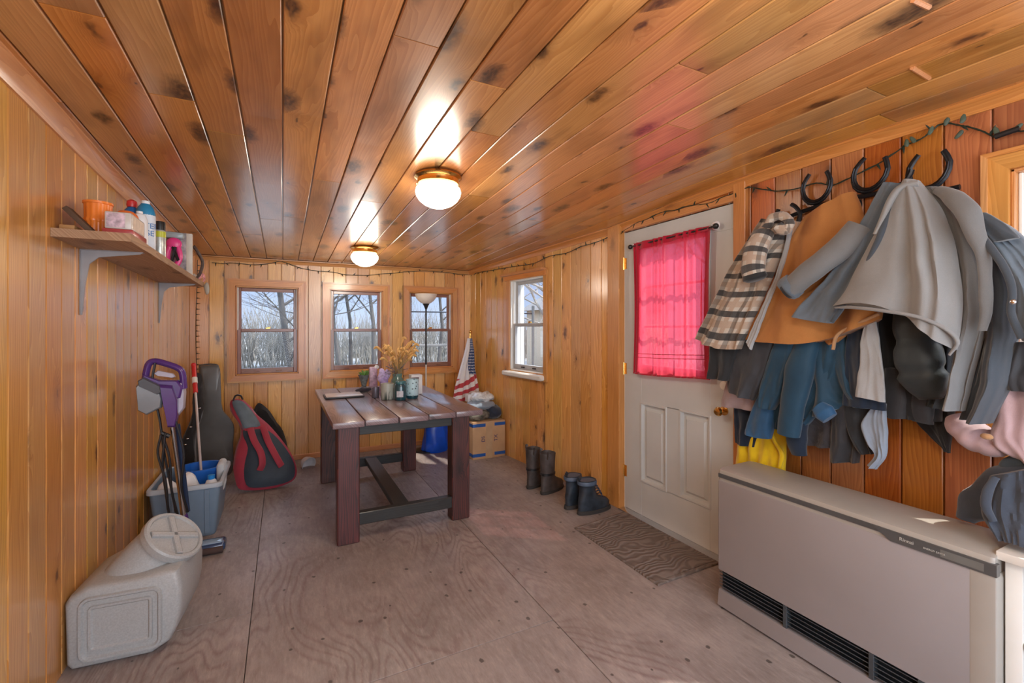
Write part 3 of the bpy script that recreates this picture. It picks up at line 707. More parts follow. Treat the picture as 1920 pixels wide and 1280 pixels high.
rimr = [(X0 + .013, X1 - .013, Ya + .011, Yb2 - .011, .310), (X0, X1, Ya, Yb2, .312), (X0, X1, Ya, Yb2, .334), (X0 + .004, X1 - .004, Ya + .004, Yb2 - .004, .340), (X0 + .018, X1 - .018, Ya + .016, Yb2 - .016, .340), (X0 + .02, X1 - .02, Ya + .018, Yb2 - .018, .333)]
g = G_loft([rrect(a, b, c_, d, .035, z) for a, b, c_, d, z in rimr], True, False)
obj('rim', g, M['toterim'], t)
for xr in (-.60, -.43):
    vs = []
    obj('rib', G_loft([[Vector((xr + a, 3.43 + .035 - .025 * (z / .33) - .006 + b, z)) for a, b in ((-.016, .01), (.016, .01), (.012, 0), (-.012, 0))] for z in (.02, .305)]), M['toteg'], t)
tag(obj('mop_bucket', G_lathe([(.001, .02), (.11, .02), (.125, .33), (.135, .345), (.135, .36), (.118, .36), (.1, .05), (.001, .045)], (-.51, 3.83, 0), 36), plain('bright_blue_plastic', (.02, .14, .55), .35)), 'round bright blue bucket inside the grey blue tote', 'bucket')
tag(obj('white_jug', wob(G_lathe([(.001, .10), (.055, .10), (.062, .12), (.062, .29), (.045, .335), (.02, .36), (.018, .375), (.001, .377)], (-.655, 3.55, 0), 24), .006, 12), M['wplast']), 'white rounded jug lying in the near corner of the tote', 'jug')
tag(obj('plastic_sack', wob(G_ell((-.545, 3.60, .25), (.06, .06, .13)), .03, 11, 3), M['wplast']), 'crumpled white plastic sack poking out of the tote middle', 'sack')
tb = bottle('detergent_bottle', 'clear white bottle with bright blue cap inside the tote', 'bottle', -.42, 3.56, [(.035, .13), (.04, .15), (.04, .29), (.028, .325), (.016, .335)], M['wplast'], [('cap', [(.001, .335), (.02, .335), (.02, .36), (.001, .362)], cam_m((.02, .25, .7)))], loc_z=0)
tag(obj('cleaning_cloth', wob(G_box(-.405, -.362, 3.70, 3.88, .20, .385, .02, 3), .014, 14, 5), cloth('pale_cloth', (.55, .58, .6))), 'pale grey cloth standing up at the right edge of the tote', 'cloth')
# mop with red handle
pt, pb = at_y(363, 684, 4.28), at_y(376, 868, 3.90)
t = thing('mop', 'mop with red upper handle and thin pale pole leaning in the back corner', 'mop', pb)
mid_ = pt.lerp(pb, .30)
obj('pole', G_tube([mid_, pb - Vector((0, 0, .2)) * 0 + (pb - pt).normalized() * .25], .0085, 10), plain('pale_pole', (.62, .60, .62), .3, metal=.4), t)
obj('grip', [G_tube([pt, mid_], .016, 12), G_ell(tuple(pt), (.018, .018, .018))], cam_m((.62, .03, .03)), t)
obj('collar', G_tube([pt.lerp(pb, .14), pt.lerp(pb, .20)], .019, 12), M['white'], t)

# ------------------------------------------------------------------ stick vacuum
M['purple'] = plain('purple_plastic', (.09, .035, .20), .25, coat=.3); M['greyp'] = plain('dark_grey_plastic', (.08, .085, .10), .35); M['lilac'] = plain('light_grey_plastic', (.5, .48, .58), .3)
t = thing('stick_vacuum', 'purple upright stick vacuum with cords leaning by the tote', 'vacuum', (-.40, 3.22, 0))
VY = 3.10
def flat(pxs, y, th, bev=.006):
    """solid with an outline measured on the plane at depth y and a rounded edge"""
    P = [at_y(a, b, y) for a, b in pxs]; c0 = sum(P, Vector()) / len(P)
    def rg(k, yy): return [Vector((c0.x + (p.x - c0.x) * k, yy, c0.z + (p.z - c0.z) * k)) for p in P]
    return G_loft([rg(.88, y - th / 2), rg(.96, y - th / 2 + bev * .5), rg(1, y - th / 2 + bev * 1.5), rg(1, y + th / 2 - bev * 1.5), rg(.96, y + th / 2 - bev * .5), rg(.88, y + th / 2)])
loop = [(272, 712), (278, 684), (290, 677), (312, 682), (334, 690), (342, 700), (345, 728)]
obj('handle', [G_tube(smooth_path([at_y(a, b, VY) for a, b in loop], 5), .017, 12, 1.3), flat([(268, 700), (300, 712), (335, 712), (345, 725), (340, 745), (318, 752), (300, 745), (268, 728)], VY, .07, .012)], M['purple'], t)
obj('trigger_panel', flat([(288, 700), (296, 694), (325, 700), (330, 706), (324, 708), (294, 704)], VY, .02), M['lilac'], t)
obj('dust_cup', [flat([(258, 722), (266, 712), (302, 726), (308, 745), (306, 762), (278, 776), (262, 768)], VY - .01, .11, .02)], plain('smoked_cup', (.22, .25, .28), .12, coat=.6), t)
obj('cup_band', flat([(262, 712), (272, 706), (305, 722), (308, 734), (300, 738), (264, 722)], VY - .012, .115, .012), M['greyp'], t)
obj('motor_body', [flat([(300, 720), (325, 722), (334, 748), (334, 780), (330, 800), (316, 800), (310, 770)], VY - .03, .07, .015)], M['purple'], t)
obj('side_cover', [flat([(326, 722), (345, 712), (348, 735), (346, 765), (334, 780), (330, 750)], VY + .02, .08, .015)], M['lilac'], t)
a, b, c2 = at_y(322, 795, VY), at_y(344, 965, 3.2), at_y(352, 1000, 3.22)
obj('wand', G_tube([a, b], .014, 14), M['chrome'], t)
obj('wand_cover', G_tube([at_y(333, 795, VY + .02), at_y(352, 958, 3.22)], .012, 12, .8), plain('navy_plastic', (.02, .04, .09), .3), t)
obj('wand_joint', [G_tube([b, c2, at_y(358, 1018, 3.24)], [.02, .024, .02], 14)], M['purple'], t)
hb = Vector((-.40, 3.20, 0))
obj('floor_head', [wob(G_box(-.475, -.305, 3.17, 3.285, .006, .055, .018, 3), .002, 20)], plain('blue_black_plastic', (.03, .06, .13), .2, coat=.5), t)
obj('head_window', [G_box(-.46, -.32, 3.185, 3.25, .045, .062, .012, 3)], plain('blue_grey_plastic', (.25, .36, .48), .15, coat=.8), t)
obj('brush_roll', G_tube([(-.465, 3.165, .022), (-.315, 3.165, .022)], .019, 12), plain('brown_brush', (.06, .035, .03), .8), t)
cord = []
for k, pth in enumerate(([(291, 680), (286, 720), (300, 790), (308, 850), (318, 900), (330, 960)], [(305, 815), (318, 860), (322, 920), (336, 975)], [(310, 812), (305, 870), (312, 930), (318, 970)], [(330, 790), (345, 850), (340, 910), (352, 960)], [(302, 815), (296, 850), (310, 900), (315, 955)])):
    cord.append(G_tube(smooth_path([at_y(x, y, 3.08 - .01 * k) for x, y in pth], 6), .006, 6))
cord.append(G_tube([at_y(303, 812, 3.07), at_y(318, 818, 3.07)], .012, 8))
obj('power_cord', cord, M['black'], t)

# ------------------------------------------------------------------ guitar case, gig bags
def inflated(outline, thick_f, thick_b, nrm, k=6, p=.5):
    """closed outline (3-D points) swollen on both sides"""
    c0 = sum(outline, Vector()) / len(outline); n_ = Vector(nrm).normalized(); rings = []
    S = [.15] + [i / k for i in range(1, k + 1)]
    for s_ in S: rings.append([c0 + (q - c0) * s_ + n_ * thick_f * (max(0, 1 - s_ ** 2.6)) ** p for q in outline])
    for s_ in S[::-1][1:]: rings.append([c0 + (q - c0) * s_ - n_ * thick_b * (max(0, 1 - s_ ** 2.6)) ** p for q in outline])
    return G_loft(rings)
def px_out(pxs, f, k=4):
    """smooth closed outline from photograph pixels mapped by f"""
    P = [f(*q) for q in pxs]; m = len(P); out = []
    for i in range(m):
        p0, p1, p2, p3 = P[i - 1], P[i], P[(i + 1) % m], P[(i + 2) % m]
        for s_ in range(k):
            u = s_ / k; out.append(.5 * ((2 * p1) + (p2 - p0) * u + (2 * p0 - 5 * p1 + 4 * p2 - p3) * u * u + (3 * p1 - p0 - 3 * p2 + p3) * u ** 3))
    return out
M['case'] = plain('grey_case_shell', (.095, .088, .08), .35, var=.25, nscale=5, coat=.15)
case_px = [(373, 690), (380, 684), (402, 683), (411, 690), (413, 730), (416, 765), (432, 785), (438, 800), (436, 828), (436, 870), (428, 889), (395, 894), (362, 889), (353, 870), (356, 828), (358, 800), (378, 772), (376, 730)]
CY = 4.72
t = thing('guitar_case', 'grey hard shell guitar case standing upright in the back corner', 'instrument case', at_y(395, 894, CY))
P0 = px_out(case_px, lambda a, b: at_y(a, b, CY), 3)
n_ = Vector((.25, -1, 0)).normalized(); c0 = sum(P0, Vector()) / len(P0)
rings = [[c0 + (q - c0) * s_ + n_ * o_ for q in P0] for s_, o_ in ((.5, .062), (.93, .06), (.985, .05), (1.0, .03), (1.0, -.03), (.98, -.05), (.5, -.05))]
obj('shell', G_loft(rings), M['case'], t, smooth=40)
obj('edge_trim', G_loft([[c0 + (q - c0) * s_ + n_ * o_ for q in P0] for s_, o_ in ((1.0, .006), (1.012, .006), (1.012, -.006), (1.0, -.006))], True, False), M['black'], t)
bb = px_out([(364, 706), (374, 700), (380, 712), (380, 745), (381, 775), (366, 800), (362, 830), (352, 850), (340, 845), (344, 815), (356, 790), (364, 760)], lambda a, b: at_y(a, b, 4.50), 3)
t = thing('black_gig_bag', 'narrow black instrument bag with buckles between mop and guitar case', 'bag', at_y(350, 850, 4.5))
# its foot stands on the floor behind the tote
foot = px_out([(364, 706), (374, 700), (380, 712), (380, 745), (381, 775), (372, 800), (366, 830), (368, 880), (360, 901), (342, 901), (340, 870), (340, 840), (344, 815), (356, 790), (364, 760)], lambda a, b: at_y(a, b, 4.50), 3)
obj('bag_body', wob(inflated(foot, .05, .05, (0, -1, 0)), .008, 14), cloth('black_nylon', (.018, .017, .017), rough=.6), t)
for a, b in ((374, 765), (358, 800), (352, 822), (348, 833)): obj('buckle', G_ell(tuple(at_y(a, b, 4.45)), (.012, .01, .007)), M['chrome'], t)

t = thing('guitar_gig_bag', 'red and black padded gig bag with two shoulder straps leaning on the back wall', 'gig bag', (-.1, 4.35, 0))
M['navyn'] = cloth('dark_navy_nylon', (.04, .055, .075), rough=.55, sheen=.1); M['redn'] = cloth('dark_red_nylon', (.36, .035, .06), rough=.6)
def lean(a, b):
    """the bag's front lies on a plane leaning back to the wall"""
    d = ray(a, b); # plane: Y = 4.22 + .42*z
    # point = d*k ; Z = CAMH + d2*k ; Y = d1*k
    k = (4.22 + .42 * CAMH) / (d[1] - .42 * d[2]); return Vector((d[0] * k, d[1] * k, CAMH + d[2] * k))
ln = Vector((0, -1, .42)).normalized()
outl = [(432, 752), (442, 748), (456, 750), (470, 762), (483, 778), (503, 795), (525, 820), (545, 848), (556, 875), (553, 897), (530, 910), (500, 917), (465, 919), (447, 915), (440, 895), (437, 868), (443, 838), (451, 812), (446, 792), (432, 770)]
obj('red_body', inflated(px_out(outl, lean, 3), .055, .075, ln, 7, .5), M['redn'], t, smooth=60)
def push(f, h): return lambda a, b: f(a, b) + ln * h
obj('neck_panel', inflated(px_out([(436, 756), (452, 753), (466, 764), (477, 778), (489, 800), (470, 808), (457, 808), (448, 786)], push(lean, .042), 3), .02, .02, ln), plain('slate_nylon', (.10, .14, .17), .5, var=.2), t, smooth=60)
obj('front_panel', inflated(px_out([(456, 810), (478, 804), (505, 810), (528, 832), (547, 860), (553, 882), (548, 899), (524, 909), (484, 915), (462, 909), (458, 872), (463, 840)], push(lean, .045), 3), .035, .02, ln), M['navyn'], t, smooth=60)
for sp_ in ([(470, 806), (478, 830), (490, 852), (493, 872), (488, 884)], [(494, 804), (503, 830), (513, 850), (523, 868), (528, 876)]):
    g = G_tube(smooth_path([lean(a, b) + ln * (.085 + .03 * math.sin(PI * k / 4)) for k, (a, b) in enumerate(sp_)], 6), .026, 10, .35, up=(1, .3, 0))
    obj('shoulder_strap', g, M['redn'], t)
obj('top_handle', G_tube(smooth_path([lean(438, 754) + ln * .05, lean(443, 745) + ln * .06, lean(452, 745) + ln * .06, lean(456, 752) + ln * .05], 4), .007, 8), M['black'], t)
t = tag(obj('black_bag', wob(inflated(px_out([(478, 762), (492, 758), (506, 772), (520, 792), (534, 818), (542, 846), (540, 872), (500, 880), (470, 860), (465, 800)], lambda a, b: at_y(a, b, 4.85), 3), .06, .07, (0, -1, 0)), .015, 10, 4), cloth('black_canvas', (.015, .015, .016))), 'soft black bag slumped behind the red gig bag', 'bag')
t = tag(obj('paper_cup', xf(G_lathe([(.001, -.002), (.045, 0), (.062, .035), (.07, .075), (.066, .075), (.056, .035), (.001, .006)], (0, 0, 0), 24), Matrix.Translation((.19, 4.78, .05)) @ Matrix.Rotation(1.9, 4, 'X') @ Matrix.Rotation(.5, 4, 'Y')), M['wplast']), 'white paper bowl tipped on its side by the back wall', 'bowl')
t = tag(obj('yellow_wrapper', wob(G_box(.215, .26, 4.90, 4.94, 0, .02, .006), .006, 30), cam_m((.75, .5, .08))), 'tiny yellow wrapper on the floor beside the white paper bowl', 'wrapper')

# ------------------------------------------------------------------ farmhouse table
M['tabletop'] = pine('dark_stained_plank', (.27, .20, .21), (.13, .09, .10), knotc=(.02, .012, .012), rough=.34, coat=.6, vary=.15, blot=.5, knots=.7)
M['tableleg'] = pine('dark_red_stained_lumber', (.15, .042, .032), (.018, .014, .016), knotc=(.01, .008, .008), rough=.45, coat=.15, vary=.2, blot=.9, knots=.7)
M['tableblk'] = pine('black_stained_lumber', (.035, .036, .034), (.016, .018, .018), knotc=(.01, .008, .008), rough=.5, coat=.1, vary=.15, knots=.5)
t = thing('farmhouse_table', 'rustic dark stained plank table with thick square legs in the middle of the room', 'table', (.75, 3.7, 0))
xs = [.262, .452, .662, .856, 1.048, 1.248]; yf = [2.885, 2.90, 2.89, 2.905, 2.91]
for i in range(5):
    g = G_box(xs[i] + .003, xs[i + 1] - .003, yf[i], 4.56 - .01 * (i % 2), .722, .760, .006, 2)
    obj('tabletop_plank', (g[0], g[1], [[(g[0][j].x + g[0][j].z, g[0][j].y) for j in f] for f in g[1]], 0, rr()), M['tabletop'], t)
for x0, x1, y0_, y1_ in ((.296, .426, 2.93, 3.035), (1.04, 1.168, 2.965, 3.07), (.292, .41, 4.17, 4.27), (.99, 1.112, 4.18, 4.28)):
    obj('leg', rb(x0, x1, y0_, y1_, 0, .722, .006), M['tableleg'], t)
obj('apron', [rb(.426, 1.04, 2.975, 3.01, .655, .722, .003, 0)], M['tableblk'], t)
obj('apron', [rb(.41, .99, 4.20, 4.235, .655, .722, .003, 0)], M['tableblk'], t)
obj('apron', [rb(.315, .35, 3.035, 4.17, .655, .722, .003, 1)], M['tableblk'], t)
obj('apron', [rb(1.09, 1.125, 3.07, 4.18, .655, .722, .003, 1)], M['tableblk'], t)
obj('stretcher', rb(.426, 1.04, 2.965, 3.02, .092, .168, .004, 0), M['tableblk'], t)
obj('stretcher', rb(.41, .99, 4.20, 4.25, .092, .168, .004, 0), M['tableblk'], t)
obj('stretcher', rb(.655, .755, 3.02, 4.20, .125, .166, .004, 1), M['tableblk'], t)

# things on the table
TZ = .7605
def cyl(pxc, base_y, wpx, hpx, z=TZ):
    """centre, radius and height of an upright round thing from its photo size"""
    p = at_z(pxc, base_y, z); d = p.x * .4514 + p.y * .8923; r = wpx / 2 * d / 850
    n_ = Vector((p.x, p.y, 0)).normalized(); return p.x + n_.x * r, p.y + n_.y * r, r, hpx * d / 850
x, y, r, h = cyl(726, 750, 25, 30)
def treecup():
    n = NT('birch_pattern_glass'); v = n.obj()
    s_ = n.n('SeparateXYZ'); n.t.links.new(v, s_.inputs[0])
    q = n.noise(n.comb(n.math('MULTIPLY', s_.outputs[0], 60.0), n.math('MULTIPLY', s_.outputs[1], 60.0), n.math('MULTIPLY', s_.outputs[2], 9.0)), 1.0, 3)
    low = n.mr(s_.outputs[2], TZ + .02, TZ + .085, 1, 0)
    c_ = n.mix(n.math('MULTIPLY', n.mr(q, .5, .56), low), (.40, .42, .37), (.06, .08, .07)); n.set(n.b.inputs['Base Color'], c_); n.b.inputs['Roughness'].default_value = .3; return n.m
t = thing('tree_candle', 'grey green candle tumbler printed with dark tree trunks on the table', 'candle', (x, y, TZ))
obj('tumbler', G_lathe([(.001, 0), (r * .92, .001), (r * .97, .008), (r, h * .8), (r, h), (r - .004, h), (r - .006, h * .75), (.001, h * .75)], (x, y, TZ), 32), treecup(), t)
obj('wax', G_lathe([(.001, h * .76), (r - .007, h * .76), (r - .007, h * .78), (.001, h * .78)], (x, y, TZ), 24), cam_m((.7, .68, .6)), t)
x, y, r, h = cyl(751, 751, 23, 36)
t = thing('teal_jar_candle', 'dark teal lidded jar candle with pale label on the table', 'candle', (x, y, TZ))
obj('jar', G_lathe([(.001, 0), (r * .9, .001), (r, .01), (r, h * .72), (r * .86, h * .84), (r * .8, h * .86)], (x, y, TZ), 32), plain('dark_teal_glass', (.015, .07, .09), .12, coat=.6), t)
obj('lid', G_lathe([(r * .8, h * .85), (r * .86, h * .86), (r * .86, h * .96), (r * .7, h), (.001, h)], (x, y, TZ), 32), plain('teal_lid', (.05, .16, .18), .25), t)
a0 = math.atan2(-y, -x)
def wraplabel(x, y, r, z0_, z1_, a, half, n=10):
    return G_loft([[Vector((x + r * math.cos(a + half * (2 * k / n - 1)), y + r * math.sin(a + half * (2 * k / n - 1)), z)) for k in range(n + 1)] for z in (z0_, z1_)], False, False)
obj('label', wraplabel(x, y, r + .0006, TZ + h * .18, TZ + h * .5, a0 - .1, .55), plain('pale_label', (.52, .55, .60), .5, var=.2, nscale=60), t)
x, y, r, h = cyl(773, 748, 24, 36)
t = thing('blue_cup_candle', 'pale blue spotted cup with dark teal foot on the table', 'cup', (x, y, TZ))
def dots():
    n = NT('spotted_blue_glaze'); v = n.n('TexVoronoi', Vector=n.obj(), Scale=45.0); c_ = n.mix(n.mr(v.outputs['Distance'], .26, .32), (.10, .16, .18), (.45, .66, .72)); n.set(n.b.inputs['Base Color'], c_); n.b.inputs['Roughness'].default_value = .3; return n.m
obj('cup_body', G_lathe([(r * .93, h * .16), (r * .97, h * .18), (r, h * .5), (r, h), (r - .005, h), (r - .006, h * .8), (.001, h * .78)], (x, y, TZ), 32), dots(), t)
obj('cup_foot', G_lathe([(.001, 0), (r * .84, .0), (r * .92, h * .08), (r * .93, h * .16), (.001, h * .16)], (x, y, TZ), 32), plain('dark_teal_glaze', (.01, .06, .08), .15), t)
cb = at_z(779, 739, TZ)
t = thing('white_candle_box', 'white box with dark printed band behind the pale blue cup', 'box', (cb.x, cb.y, TZ))
obj('carton', G_box(cb.x - .035, cb.x + .06, cb.y, cb.y + .09, TZ, TZ + .165, .002), cam_m((.72, .74, .74), rough=.5), t)
obj('printed_band', G_box(cb.x - .0345, cb.x + .03, cb.y - .001, cb.y + .002, TZ + .105, TZ + .145), cam_m((.12, .06, .07)), t)
x, y, r, h = cyl(745, 744, 24, 40)
x += .03; y += .13
t = thing('mason_jar_vase', 'green tinted mason jar holding the dried wheat on the table', 'vase', (x, y, TZ))
obj('jar', G_lathe([(.001, 0), (r * .9, 0), (r, .01), (r, h * .68), (r * .72, h * .82), (r * .7, h * .86), (r * .76, h * .87), (r * .76, h), (r * .66, h), (r * .62, h * .8), (.001, .012)], (x, y, TZ), 32), plain('green_tinted_glass', (.12, .24, .21), .1, coat=.7), t)
vx, vy, vh = x, y, h
M['wheat'] = plain('dried_wheat', (.72, .45, .16), .75, var=.25, nscale=50); M['stem'] = plain('dry_stem', (.38, .28, .12), .8)
R2 = random.Random(5)
t = thing('wheat_bouquet', 'bouquet of golden dried bunny tail wheat heads fanning out of a jar', 'bouquet', (x, y, TZ + .02))
stems = []; heads = []
for k in range(46):
    az = R2.uniform(0, 2 * PI); sp_ = math.sqrt(R2.random()); L = R2.uniform(.20, .37) * (1 - .15 * sp_)
    tilt = sp_ * .42
    b0_ = Vector((x + .012 * math.cos(az) * sp_, y + .012 * math.sin(az) * sp_, TZ + vh * .78))
    dirv = Vector((math.sin(tilt) * math.cos(az), math.sin(tilt) * math.sin(az), math.cos(tilt)))
    side = Vector((math.cos(az), math.sin(az), 0))
    pth = [b0_, b0_ + dirv * L * .5, b0_ + dirv * L * .8 + side * .012, b0_ + dirv * L + side * .035 - Vector((0, 0, .004))]
    stems.append(G_tube(pth, .0014, 4))
    q0 = pth[2]; q1 = pth[3] + side * .03 - Vector((0, 0, .012))
    hd = smooth_path([q0, pth[3], q1], 4); m = len(hd)
    gt = G_tube(hd, [max(.002, .0115 * math.sin(PI * (i + .6) / (m + .4)) ** .6) for i in range(m)], 7)
    heads.append(wob(gt, .0025, 160, k))
obj('stems', stems, M['stem'], t)
for g in heads: obj('wheat_head', g, M['wheat'], t)
fil = []
for k in range(26):
    az = R2.uniform(0, 2 * PI); L = R2.uniform(.05, .13); el = R2.uniform(-.1, .9)
    p0 = Vector((x, y, TZ + vh)); p1 = p0 + Vector((math.cos(az) * math.cos(el), math.sin(az) * math.cos(el), math.sin(el))) * L
    fil.append(G_tube([p0, (p0 + p1) / 2 + Vector((0, 0, .01)), p1], .0022, 4)); fil.append(G_ell(tuple(p1), (.005, .005, .006), 6, 5))
obj('filler_sprigs', fil, plain('dusty_purple_sprig', (.22, .17, .18), .8, var=.4, nscale=40), t)
# cone bouquet of greenery in a wrapped pot
pp = at_z(684, 731, TZ)
t = thing('wrapped_plant', 'small plant with green leaves in an angular grey wrapped cone on the table', 'plant', (pp.x, pp.y + .05, TZ))
obj('cone_pot', G_lathe([(.001, 0), (.038, 0), (.034, .012), (.02, .03), (.026, .06), (.05, .13), (.054, .135), (.046, .13), (.001, .1)], (pp.x, pp.y + .05, TZ), 8), plain('grey_green_wrap', (.16, .19, .19), .4, var=.5, nscale=40), t, smooth=20)
lv = []
for k in range(26):
    az = R2.uniform(0, 2 * PI); L = R2.uniform(.05, .085); el = R2.uniform(.5, 1.3)
    c_ = Vector((pp.x, pp.y + .05, TZ + .115)); d_ = Vector((math.cos(az) * math.cos(el), math.sin(az) * math.cos(el), math.sin(el)))
    lv.append(G_tube([c_, c_ + d_ * L * .5, c_ + d_ * L], [.004, .009, .001], 5, .25))
obj('leaves', lv, plain('plant_green', (.10, .24, .05), .5, var=.4, nscale=60), t)
# purple packages
for (px_, by_, w_, h_, lab, cc, nm) in ((701, 733, .075, .215, 'tall lilac gift pouch with printed front, rearmost of the purple things', (.50, .36, .48), 'gift_pouch'), (721, 738, .07, .14, 'lilac wrapped parcel with purple tissue ears beside the wheat jar', (.42, .30, .62), 'tissue_parcel')):
    q = at_z(px_, by_, TZ)
    t = thing(nm, lab, 'package', (q.x, q.y, TZ))
    obj('pouch', wob(G_box(q.x - w_ / 2, q.x + w_ / 2, q.y + .02, q.y + .055, TZ, TZ + h_, .012, 3), .006, 25, w_), plain('lilac_print_%d' % px_, cc, .4, var=.45, nscale=35), t)
    if nm == 'tissue_parcel':
        for sx, hh in ((-.018, .065), (.03, .05)):
            obj('tissue', wob(G_ell((q.x + sx, q.y + .04, TZ + h_ + .015), (.03, .02, hh)), .015, 20, sx), plain('lilac_tissue', (.55, .45, .75), .6, var=.4, nscale=50), t)
    else: obj('white_bow', wob(G_ell((q.x + .03, q.y + .03, TZ + h_ - .005), (.022, .015, .02)), .008, 40), M['wplast'], t)
q = at_z(703, 746, TZ)
tag(obj('tea_light_tin', G_lathe([(.001, 0), (.028, 0), (.03, .004), (.03, .085), (.026, .085), (.025, .08), (.001, .08)], (q.x + .01, q.y + .03, TZ), 24), plain('grey_metal_tin', (.17, .16, .20), .35, metal=.5)), 'small dark grey tin standing before the purple packages', 'tin')
q = at_z(683, 736, TZ)
tag(obj('dark_scarf', wob(G_ell((q.x, q.y + .03, TZ + .023), (.07, .04, .022)), .014, 22, 2), cloth('charcoal_knit', (.05, .045, .06))), 'small crumpled charcoal cloth at the foot of the wrapped plant', 'cloth')
qa, qb = at_z(612, 733, TZ), at_z(672, 739, TZ)
t = thing('tablet_tray', 'flat black edged tray with pale top lying at the table left edge', 'tray', (.38, 3.98, TZ))
obj('tray_base', G_box(.30, .60, 3.86, 4.10, TZ, TZ + .014, .005), M['black'], t)
obj('tray_sheet', G_box(.31, .59, 3.87, 4.09, TZ + .014, TZ + .018, .001), cam_m((.55, .5, .5), rough=.25), t)

# ------------------------------------------------------------------ floor lamp in front of the last back window
lx, ly = 1.385, 4.80
t = thing('floor_lamp', 'thin torchiere floor lamp with frosted bowl before the third back window', 'lamp', (lx, ly, 0))
obj('base', G_lathe([(.001, 0), (.125, 0), (.125, .012), (.09, .02), (.02, .03), (.012, .05), (.001, .05)], (lx, ly, 0), 32), M['black'], t)
obj('pole', G_tube([(lx, ly, .03), (lx, ly, .93)], .0095, 12), plain('pale_lamp_pole', (.60, .55, .48), .3, metal=.3), t)
obj('upper_pole', G_tube([(lx, ly, .93), (lx, ly, 1.55)], .0095, 12), M['black'], t)
obj('cup_holder', G_lathe([(.011, 1.53), (.016, 1.545), (.024, 1.565), (.036, 1.585), (.036, 1.588), (.001, 1.588)], (lx, ly, 0), 24), M['black'], t)
obj('lamp_shade', G_lathe([(.02, 1.586), (.05, 1.594), (.085, 1.622), (.108, 1.655), (.118, 1.692), (.114, 1.692), (.1, 1.655), (.045, 1.60)], (lx, ly, 0), 40, caps=False), plain('frosted_bowl', (.78, .72, .64), .5), t)

# ------------------------------------------------------------------ flag furled in the corner
def flag_mat():
    n = NT('flag_cloth'); _, u, v = n.uv()
    stripe = n.math('GREATER_THAN', n.math('FRACT', n.math('SUBTRACT', n.math('MULTIPLY', v, 7.5), n.math('MULTIPLY', u, 1.3))), .5)
    c_ = n.mix(stripe, (.80, .76, .74), (.50, .05, .06))
    vor = n.n('TexVoronoi', voronoi_dimensions='2D', Vector=n.comb(n.math('MULTIPLY', u, 26.0), n.math('MULTIPLY', v, 26.0)), Scale=1.0, Randomness=.15)
    star = n.math('LESS_THAN', vor.outputs['Distance'], .26)
    canton = n.mix(star, (.03, .06, .17), (.8, .8, .8))
    incan = n.math('MULTIPLY', n.math('GREATER_THAN', v, .42), n.math('GREATER_THAN', n.math('ADD', u, n.math('MULTIPLY', v, .5)), .72))
    c_ = n.mix(incan, c_, canton); c_ = n.mix(n.math('MULTIPLY', n.math('GREATER_THAN', v, .36), n.math('LESS_THAN', n.math('ADD', u, n.math('MULTIPLY', v, .5)), .72)), c_, (.78, .77, .78))
    n.set(n.b.inputs['Base Color'], c_); n.b.inputs['Roughness'].default_value = .8; n.b.inputs['Sheen Weight'].default_value = .2
    return n.m
t = thing('furled_flag', 'american flag with stars and stripes furled on a pole in the back right corner', 'flag', (1.85, 4.85, 0))
FY = 4.78
ftop = at_y(881, 632, FY + .1); L_ = [(877, 634), (872, 655), (862, 690), (852, 725), (848, 750)]; R_ = [(884, 634), (888, 655), (889, 690), (896, 725), (898, 752)]
def sheetgeo(L, R, f, N=24, Mx=40, thick=.03, folds=4, amp=.015, seed=0, vlen=None):
    def samp(P, t_):
        m = (len(P) - 1) * t_; i = min(int(m), len(P) - 2); return Vector(P[i]).lerp(Vector(P[i + 1]), m - i)
    rings = []; uvr = []
    for i in range(N + 1):
        s_ = i / N; a = samp([f(*p) for p in L], s_); b = samp([f(*p) for p in R], s_)
        ax_ = (b - a); nn = Vector((-ax_.y, ax_.x, 0)); nn = nn.normalized() if nn.length > 1e-6 else Vector((0, -1, 0))
        if nn.y > 0: nn = -nn
        ring = []; uu = []
        for j in range(Mx):
            th = 2 * PI * j / Mx; u_ = .5 - .5 * math.cos(th); sd = math.sin(th)
            fo = math.sin(2 * PI * folds * u_ + seed + s_ * 1.5) * amp * min(1, s_ * 2 + .2)
            ring.append(a.lerp(b, u_) + nn * ((thick * max(0, abs(sd)) ** .7 * (1 if sd >= 0 else -.6)) + fo)); uu.append((u_, (1 - s_)))
        rings.append(ring); uvr.append(uu)
    g = G_loft(rings); flat_uv = [q for r_ in uvr for q in r_]
    return (g[0], g[1], [[flat_uv[i] for i in f_] for f_ in g[1]])
obj('flag_cloth', sheetgeo(L_, R_, lambda a, b: at_y(a, b, FY), thick=.05, folds=4, amp=.018), flag_mat(), t)
obj('flag_pole', [G_tube([at_y(882, 624, FY + .1), Vector((1.80, FY - .12, .0))], .011, 10), G_ell(tuple(at_y(882, 622, FY + .1)), (.018, .018, .02))], M['brass'], t)

# ------------------------------------------------------------------ blue shopping bag
M['bluebag'] = plain('bright_blue_woven_plastic', (.008, .09, .62), .3, var=.2, nscale=8, bump=.3, bscale=20)
t = thing('blue_shopping_bag', 'bright blue woven shopping bag slumped under the window behind the table', 'bag', (1.46, 4.72, 0))
rings = []
for z, hw, hd, k in ((.0, .125, .075, 1), (.03, .145, .09, 1), (.12, .142, .09, 1), (.24, .125, .08, 1), (.315, .112, .075, 1), (.335, .108, .07, 1), (.33, .10, .062, 1), (.24, .09, .05, 1)):
    rings.append([Vector((1.475 + hw * math.cos(a) * (1 + .10 * math.sin(5 * a + z * 9)), 4.73 + hd * math.sin(a) * (1 + .12 * math.cos(4 * a + z * 14)), z + (.014 * math.sin(4 * a + 1) if z > .3 else 0))) for a in [2 * PI * j / 48 for j in range(48)]])
obj('bag_body', wob(G_loft(rings), .010, 9), M['bluebag'], t)
